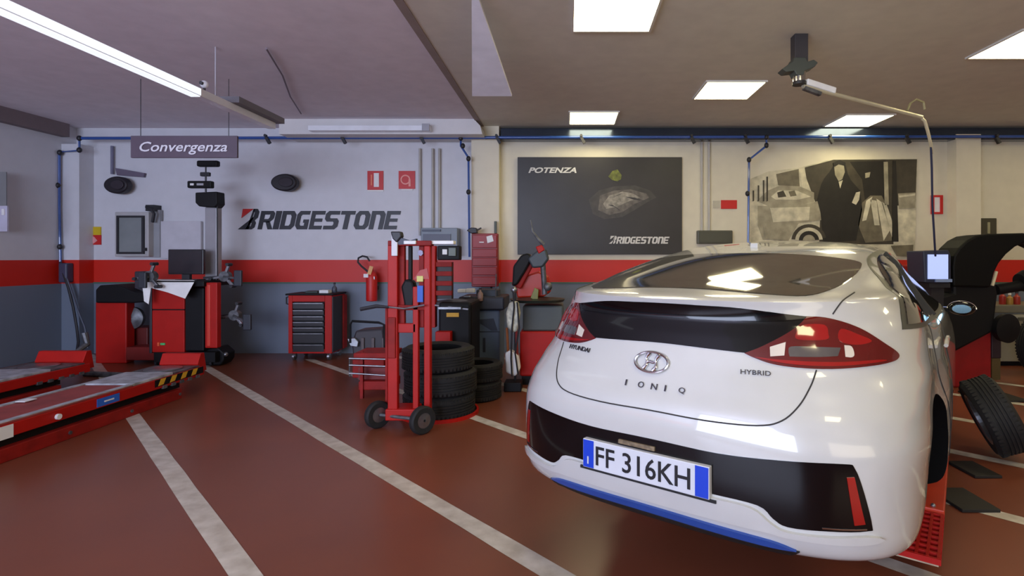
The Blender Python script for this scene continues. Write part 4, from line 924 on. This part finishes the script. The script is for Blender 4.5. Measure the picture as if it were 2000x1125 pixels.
G().box((a.x+.03, Y, 0), (b.x-.03, Y+.5, .12)).build('plinth', M_bk, t)
G().bar(W(850,596,Y), W(915,604,Y-.1), .02, .015).build('bead_lever', M_steel, t)
# wall shelf box with panel
t = thing('wall_panel_box', 'grey-blue wall cabinet with dark front behind the red hoist', 'cabinet', tuple(W(860,500,8.1)))
G().pbox(822, 445, 893, 500, 8.05, .24).build('case', mat('blue_grey_case', (128,138,150), .5), t, bevel=.008); G().pbox(826, 457, 880, 470, 8.03, .03).build('dark_front', mat('navy_front', (46,46,70), .4), t); G().pbox(824, 448, 860, 452, 8.02, .04).build('ledge', mat('slate_ledge', (70,78,96), .5), t)
# tall red drawer tower on the wall
Y = 7.95; t = thing('red_parts_tower', 'dark red stacked parts box with paper notes beside the blue drop pipe', 'tool chest', tuple(W(948,560,Y)))
G().pbox(921, 456, 972, 560, Y+.02, .32).build('case', mat('deep_red_case', (138,20,22), .45, noise=.1), t, bevel=.01)
for y in (459, 487, 504, 522, 541): G().pbox(923, y, 970, y+(25 if y == 459 else 15), Y-.0, .04).build('drawer', mat('deep_red_drawer', (150,28,32), .45), t, bevel=.006)
G().prism([W(950,462,Y-.01), W(961,459,Y-.01), W(964,471,Y-.01), W(952,475,Y-.01)], (0,.008,0)).build('paper_note', M_wht, t); G().pbox(936, 472, 945, 474, Y-.01, .01).build('white_strip', M_wht, t)
G().pbox(940, 560, 958, 568, Y+.1, .2).build('shelf_bracket', M_fit, t)
t = thing('hand_tool', 'dark hand tool resting on top of the red parts box', 'tool', tuple(W(922,452,7.86))); G().pprism([(911,450),(920,444),(930,445),(932,455),(920,456)], 7.84, .1).build('tool_head', M_fit, t, bevel=.01); G().tube([W(928,452,7.9), W(940,445,7.9)], .012, 6).build('tool_grip', M_steel, t)
tag(G().pbox(965, 432, 970, 456, 8.0, .04).build('upright_can', mat('olive_can', (70,76,66), .5), bevel=.005), 'thin dark bar standing on the red parts box', 'bar')
# ---- blue-grey balancer cabinet with cluttered tray
Y = 6.75; t = thing('balancer_cabinet', 'blue-grey cabinet with tool tray on top between tyre changer and car', 'machine', (W(948,0,Y).x, Y, 0))
a, b = P2(922, 606, 976, 718, Y); G().box((a.x, Y, .04), (b.x, Y+.5, a.z)).build('body', M_bgrey, t, bevel=.02); G().box((a.x+.02, Y+.02, 0), (b.x-.02, Y+.48, .04)).build('plinth', M_bk, t)
G().pprism([(937,624),(964,622),(972,646),(960,646),(938,632)], Y-.006, .012).build('recess', mat('dark_recess', (50,58,76), .5), t); G().pbox(943, 660, 948, 688, Y-.01, .014).build('door_slot', mat('dark_slot', (40,44,58), .5), t); G().pbox(922, 647, 976, 649, Y-.004, .012).build('door_seam', mat('dark_slot', (40,44,58), .5), t)
G().pbox(895, 580, 985, 606, Y-.05, .6).build('tool_tray', mat('charcoal_tray', (44,46,56), .5), t, bevel=.02)
G().pbox(930, 566, 972, 582, Y+.1, .3).build('console', mat('dark_teal', (50,60,72), .5), t, bevel=.015)
G().cyl(W(968,582,Y), W(969,535,Y), .008, 8).build('calliper_rod', M_steel, t)
for i, (x, y, w_, h_, m) in enumerate([(893,565,16,7,M_wht),(909,564,17,8,M_wht),(905,577,14,5,M_steel)]):
    tag(G().pbox(x, y, x+w_, y+h_, Y-.08, .028 if i == 2 else .1).build(['crumpled_rag','paper_pad','steel_tool'][i], m, bevel=.01), ['white crumpled rag on the tray left of the blue-grey cabinet','white paper pad beside the crumpled rag on the tray','bright steel tool on the edge of the cluttered tray'][i], ['rag','pad','tool'][i])
for i, (x, y, col, lb) in enumerate([(938,580,(150,120,110),'pinkish bottle on the cluttered tray'),(912,600,(84,90,76),'olive can on the cluttered tray')]):
    c = W(x, y+8, Y-.08); t2 = thing('bottle', lb, 'bottle', tuple(c)); G().lathe([(.03,0),(.034,.01),(.034,.09),(.012,.12),(.012,.14)], c, n=14).build('bottle_body', mat('bottle%d' % i, col, .4), t2, smooth=True); G().cyl(c+V(0,0,.14), c+V(0,0,.16), .016, 10).build('bottle_cap', M_fit, t2)
# ---- second tyre changer with tilted arm beside the car
Y = 6.2; t = thing('tilting_tyre_changer', 'red and black tyre changer with tilted arm, half hidden by the car', 'tyre changer', (W(1045,0,Y).x, Y, 0))
G().bar(W(1008,560,Y+.1), W(1040,500,Y+.1), .10, .12).build('column', M_redd, t, bevel=.015)
G().pprism([(1006,556),(1020,540),(1052,530),(1072,540),(1076,570),(1062,580),(1010,582)], Y+.15, .2).build('body_top', mat('orange_red', (190,44,16), .4), t, bevel=.02)
G().pprism([(1002,520),(1018,498),(1032,494),(1040,504),(1026,530),(1010,556),(1000,560)], Y, .15).build('arm_shield', M_bk, t, bevel=.02)
G().pprism([(1030,505),(1048,490),(1066,486),(1072,506),(1060,522),(1040,524)], Y-.05, .2).build('head_block', mat('slate_block', (52,60,66), .45), t, bevel=.02)
G().pprism([(1046,482),(1058,478),(1064,488),(1052,496)], Y-.06, .12).build('red_head', M_red, t, bevel=.01)
G().tube([W(1036,430,Y), W(1040,452,Y), W(1052,468,Y), W(1062,478,Y)], [.008,.012,.018,.022], 8).build('lever', M_dst, t, smooth=True)
G().cyl(W(1060,510,Y), W(1064,575,Y), .03, 12).build('piston', M_dst, t, smooth=True); G().lathe([(.03,0),(.30,.02),(.32,.05),(.10,.07)], W(1050,592,Y+.15), n=30).build('turntable', mat('dark_green_steel', (48,60,54), .4, metal=.4), t, smooth=True)
a = W(1015,598,Y); b = W(1100,720,Y)
G().box((a.x, Y+.02, .1), (b.x, Y+.6, W(0,648,Y).z)).build('red_body', M_red, t, bevel=.02); G().box((a.x+.03, Y+.05, W(0,648,Y).z), (b.x, Y+.55, W(0,598,Y).z)).build('grey_body', mat('grey_green_body', (72,78,76), .5), t, bevel=.02); G().box((a.x+.02, Y+.04, 0), (b.x, Y+.58, .1)).build('plinth', M_bk, t)
c = W(1070,560,Y-.02); G().ball(c, .05).build('knob', M_dst, t, smooth=True); G().pprism([(1036,582),(1044,562),(1052,566),(1050,590)], Y-.03, .06).build('brass_jaw', mat('brass_jaw', (120,120,60), .5), t, bevel=.006)
# air hoses and pale plastic bundle hanging between
Y = 5.9; t = thing('hose_bundle', 'pale plastic bag and dark hoses hanging at the corner of the red tyre changer', 'hose', (W(1002,0,Y).x, Y, 0))
G().pprism([(994,592),(1004,588),(1012,590),(1016,612),(1010,648),(1002,650),(990,640),(988,612)], Y, .09).build('plastic_bag', mat('translucent_white', (196,196,180), .4, noise=.3, nscale=16), t, bevel=.02)
G().tube([W(1002,568,Y-.02), W(1004,600,Y-.02), W(1000,640,Y-.02), W(998,700,Y-.02), W(1000,735,Y-.02)], .009, 8).build('air_hose', M_fit, t, smooth=True)
G().tube([W(1010,590,Y-.03), W(1014,640,Y-.02), W(1006,690,Y-.02), W(1012,732,Y-.02)], .009, 8).build('air_hose', M_fit, t, smooth=True)
for x, m in ((990, 'amber'), (1008, 'red')):
    G().tube([W(x,640,Y+.05), W(x+2,680,Y+.05), W(x+3,722,Y+.05)], .014, 8).build('coloured_hose', mat(m+'_hose', (140,80,40) if m == 'amber' else (130,40,36), .5), t, smooth=True)
G().pprism([(986,690),(996,684),(1012,694),(1016,722),(1006,736),(988,728)], Y+.02, .12).build('white_canister', M_wht, t, bevel=.02)
G().box((W(984,0,Y).x, Y, 0), (W(1018,0,Y).x, Y+.2, .10)).build('stand_base', M_bk, t, bevel=.01); G().cyl((W(1004,0,Y).x, Y+.14, .1), (W(1004,0,Y).x, Y+.14, W(0,562,Y).z), .012, 8).build('stand_pole', M_fit, t); G().ball(W(1004,566,Y-.01), .035).build('coupling', M_steel, t, smooth=True)
# ================================================================== right side
def L2W(u, s, z=0): return Vector((CAR_C.x+CAR_F.x*s+CAR_R.x*u, CAR_C.y+CAR_F.y*s+CAR_R.y*u, z))
# scissor lift under the car: same heading as the car
t = thing('car_lift', 'red scissor lift platform with perforated end under the white car', 'vehicle lift', (CAR_C.x, CAR_C.y, 0), rotz=CAR_A)
for sg in (1, -1):
    x0, x1 = (.42, .90) if sg == 1 else (-.90, -.42)
    G().box((x0, 1.55, .09), (x1, 3.3, .14)).build('platform', mat('orange_red_platform', (196,58,30), .4, coat=.2, noise=.06), t, local=True, bevel=.006)
    # perforated end flap: bars and cross bars with real openings
    g = G(); n = 9; m = 5; a0, a1 = 1.02, 1.53
    def fl(s): return .115+.02*(s-a0)/(a1-a0)
    g.box((x0, a0, .09), (x0+.26, a1, .125))
    xs = [x0+.26+(x1-x0-.27)*i/m for i in range(m+1)]
    for x in xs: g.box((x-.006, a0, .10), (x+.006, a1, .128))
    for k in range(n+1): s = a0+(a1-a0)*k/n; g.box((x0+.26, s-.008, .10), (x1, s+.008, .126))
    g.build('perforated_flap', M_red, t, local=True)
    G().box((x0+.26, a0+.01, .085), (x1-.01, a1, .092)).build('flap_under_plate', mat('pale_worn_metal', (190,170,140), .4, noise=.2, nscale=10), t, local=True)
    G().box((x0+.08, 1.5, .0), (x1-.08, 3.2, .05)).build('base_plate', M_bk, t, local=True); G().bar((x0+.24, 1.7, .05), (x0+.24, 2.3, .09), .05, .03).bar((x0+.24, 2.6, .05), (x0+.24, 2.9, .09), .05, .03).build('scissor_arm', M_dst, t, local=True)
    for s in (1.7, 3.0): G().box((x0+.2, s-.06, .14), (x1-.12, s+.06, .37 if False else .335)).build('rubber_pad', M_rubber, t, local=True, bevel=.01)
    for x, s in ((x1-.05, 1.58), (x1-.14, 1.58)): G().ball((x, s, .145), .012).build('bolt', M_steel, t, local=True)
# removed wheel leaning by the car
ax = Vector((.80, -.35, .40)).normalized()
loose_tyre((3.01, 4.02, .262), 'dark wheel leaning beside the raised car, on the right', r=.28, wd=.20, axis=tuple(ax), rim=True)
# floor mats
M_mat = mat('black_rubber_pad', (26,24,22), .7)
for i, (x0, y0, x1, y1, lb) in enumerate([(1905,905,1958,935,'small black rubber pad on the floor, upper of the two right of the red lift'), (1880,958,1955,1002,'black rubber pad on the floor nearest the viewer, right of the red lift'), (1928,766,2012,786,'black low plate on the floor in front of the white bench')]):
    Ya = EYE*F/(y0-PY); Yb = EYE*F/(y1-PY); xa, xb = W(x0, y1, Yb).x, W(x1, y1, Yb).x
    tag(G().box((xa, Yb, .001), (xb, Ya, .02)).build('rubber_pad', M_mat, bevel=.004), lb, 'pad')
# ---- wheel balancer with lifted black hood
Y = 6.1; t = thing('wheel_balancer', 'wheel balancer with big curved black hood and dark red cabinet, right of the car', 'wheel balancer', (W(1900,0,Y).x, Y, 0))
hood = [(1862,560),(1861,520),(1864,500),(1874,484),(1890,469),(1908,460),(1930,457),(1960,456),(2000,455),(2040,462),(2070,480),(2060,490),(2030,476),(2002,474),(1984,482),(1966,497),(1952,514),(1943,532),(1938,552),(1934,562)]
G().pprism(hood, Y-.1, .34).build('wheel_hood', mat('black_plastic_hood', (4,4,5), .6, spec=.2, noise=.1), t, bevel=.02)
G().pprism([(1862,552),(1945,548),(1950,575),(1942,640),(1938,650),(1862,690),(1838,660),(1838,578),(1862,572)], Y-.05, .5).build('upper_body', M_bk, t, bevel=.03)
a = W(1862,648,Y); b = W(1937,750,Y)
G().box((a.x, Y, .0), (b.x, Y+.55, a.z)).build('cabinet', mat('dark_red_cabinet', (136,14,20), .45, noise=.1), t, bevel=.02)
G().pbox(1937, 640, 1956, 700, Y+.15, .2).build('rear_column', mat('plum_column', (44,30,38), .5), t, bevel=.01); G().pbox(1937, 700, 1954, 742, Y+.15, .2).build('column_foot', mat('olive_foot', (86,72,40), .6), t)
G().cyl(W(1945,566,Y+.1), W(2080,544,Y+.1), .06, 18).build('shaft', M_bk, t, smooth=True); G().lathe([(.02,0),(.10,.01),(.13,.09),(.05,.10)], W(1990,552,Y+.1), (1,0,.2), 24).build('clamp_cone', M_bk, t, smooth=True)
G().bar(W(1938,558,Y-.08), W(1946,530,Y-.08), .025, .02).build('pale_strut', mat('pale_strut', (200,190,160), .5), t)
G().lathe([(.02,0),(.15,.01),(.16,.08),(.05,.10)], W(1956,640,Y), (.2,-1,0), 26).build('black_disc', M_bk, t, smooth=True)
t = thing('balancer_monitor', 'box monitor with lit pale blue screen beside the black hood', 'monitor', tuple(W(1836,556,6.0)))
G().pprism([(1803,490),(1853,488),(1858,500),(1858,548),(1854,554),(1806,552)], 5.95, .3).build('housing', mat('blue_black_housing', (40,46,66), .4), t, bevel=.012)
G().pbox(1813, 497, 1852, 545, 5.935, .012).build('screen', mat('lit_screen', (150,165,215), .3, emit=.9), t); G().pbox(1828, 545, 1860, 551, 5.93, .03).build('screen_ledge', mat('pale_blue_ledge', (130,150,190), .4), t)
G().pbox(1815, 553, 1856, 562, 5.98, .25).build('foot', M_fit, t); G().box((W(1825,0,6.0).x, 6.05, 0), (W(1850,0,6.0).x, 6.2, W(0,562,6.0).z)).build('pedestal', M_fit, t)
t = thing('red_tool_case', 'red and black tool case seen between car window and monitor', 'case', tuple(W(1790,560,6.78)))
G().pbox(1772, 518, 1806, 560, 6.78, .3).build('case', M_redd, t, bevel=.02); G().pprism([(1800,520),(1820,516),(1828,530),(1826,560),(1800,562)], 6.73, .2).build('dark_bag', mat('dark_green_grey', (52,56,54), .6), t, bevel=.02); G().pbox(1795, 562, 1826, 572, 6.73, .3).build('pale_shelf', mat('taupe_shelf', (128,110,92), .5), t); G().tube([W(1788,519,6.76), W(1792,513,6.76), W(1800,514,6.76), W(1802,520,6.76)], .008, 6).build('handle', M_fit, t); G().box((W(1775,0,6.78).x, 6.785, 0), (W(1822,0,6.78).x, 7.0, W(0,572,6.78).z)).build('pedestal', mat('dark_red_cabinet', (136,14,20), .45), t)
# ---- cream bench with drawer, wheel in front
Y = 7.3; t = thing('work_bench', 'cream drawer bench at the right edge', 'workbench', (W(1985,0,Y).x, Y, 0))
a = W(1948,610,Y); c = W(2090,720,Y)
G().box((a.x, Y+.02, .06), (c.x, Y+.6, W(0,640,Y).z)).build('cabinet', mat('cream_cabinet', (168,162,136), .5), t, bevel=.008)
d = G().pbox(1962, 614, 2090, 636, Y, .05).build('drawer', mat('cream_drawer', (190,184,156), .5), t, bevel=.006); G().pbox(1990, 620, 2030, 626, Y-.02, .03).build('handle', mat('olive_handle', (96,94,80), .5), d)
G().pbox(1948, 636, 2090, 641, Y+.0, .5).build('gap', M_bk, t); G().pbox(1940, 596, 2095, 611, Y-.03, .65).build('bench_top', mat('olive_grey_top', (112,108,92), .5), t, bevel=.01); G().box((a.x+.02, Y+.05, 0), (c.x, Y+.55, .06)).build('plinth', M_bk, t)
z = W(0,596,Y).z
for i, (x, col, h, lb) in enumerate([(1958,(150,40,30),.16,'dark red can on the cream bench, leftmost'), (1972,(170,130,60),.13,'amber bottle in the middle of the cream bench'), (1986,(160,50,36),.15,'red bottle on the cream bench near the edge')]):
    cc = V(W(x,0,Y+.1).x, Y+.1, z); t2 = thing('bench_bottle', lb, 'bottle', tuple(cc)); G().lathe([(.035,0),(.04,.01),(.04,h*.7),(.015,h*.85),(.015,h)], cc, n=14).build('bottle_body', mat('bench_bottle%d' % i, col, .35), t2, smooth=True); G().cyl(cc+V(0,0,h), cc+V(0,0,h+.025), .018, 10).build('bottle_cap', M_wht if i == 1 else M_fit, t2)
loose_tyre((W(2022,0,6.9).x, 6.9, .37), 'black tyre standing upright before the cream bench at the right edge', r=.36, wd=.2, axis=(.25,-.97,0))
# ---- exhaust / cable arm hanging from the ceiling, right
t = thing('ceiling_boom', 'pale jointed ceiling boom with dark bracket and hanging cable', 'boom', (W(1562,0,4.8).x, 4.8, CZ-.012))
ct = W(1562,66,4.8); 
G().box((ct.x-.058, 4.76, W(0,128,4.8).z), (ct.x+.058, 4.86, CZ-.012)).build('ceiling_post', mat('dark_grey_post', (54,52,56), .5), t, bevel=.004)
G().pprism([(1528,134),(1548,120),(1552,112),(1574,112),(1578,120),(1590,116),(1598,122),(1592,130),(1572,138),(1570,146),(1556,146),(1552,138),(1536,140)], 4.74, .12).build('bracket_plate', mat('dark_green_bracket', (66,72,66), .5), t, bevel=.006)
G().cyl(W(1561,138,4.8), W(1561,164,4.8), .052, 20).build('swivel', M_chrome, t, smooth=True); G().cyl(W(1561,160,4.8), W(1561,166,4.8), .058, 20).build('swivel_ring', M_fit, t)
M_arm = mat('olive_white_tube', (196,188,160), .35, metal=.3)
G().cyl(W(1568,168,4.8), W(1800,229,5.15), .020, 12).build('arm_tube', M_arm, t, smooth=True); G().bar(W(1574,160,4.8), W(1630,178,4.88), .05, .055).build('motor_cover', M_wht, t, bevel=.01); G().bar(W(1570,172,4.8), W(1602,184,4.83), .04, .03).build('clamp', M_dst, t)
G().tube([W(1772,216,5.1), W(1778,202,5.12), W(1790,194,5.1), W(1804,200,5.1), W(1806,214,5.1)], .010, 8).build('cable_loop', mat('olive_loop', (150,142,100), .5), t, smooth=True)
G().tube([W(1797,228,5.15), W(1806,236,5.15), W(1812,256,5.16), W(1818,282,5.2), W(1820,300,5.25)], .014, 8).build('goose_neck', M_arm, t, smooth=True)
G().tube([W(1818,282,5.2), W(1820,330,5.3), W(1821,400,5.5), W(1824,450,5.6), W(1827,500,5.8)], .010, 8).build('hanging_cable', mat('blue_grey_cable', (44,52,80), .5), t, smooth=True)
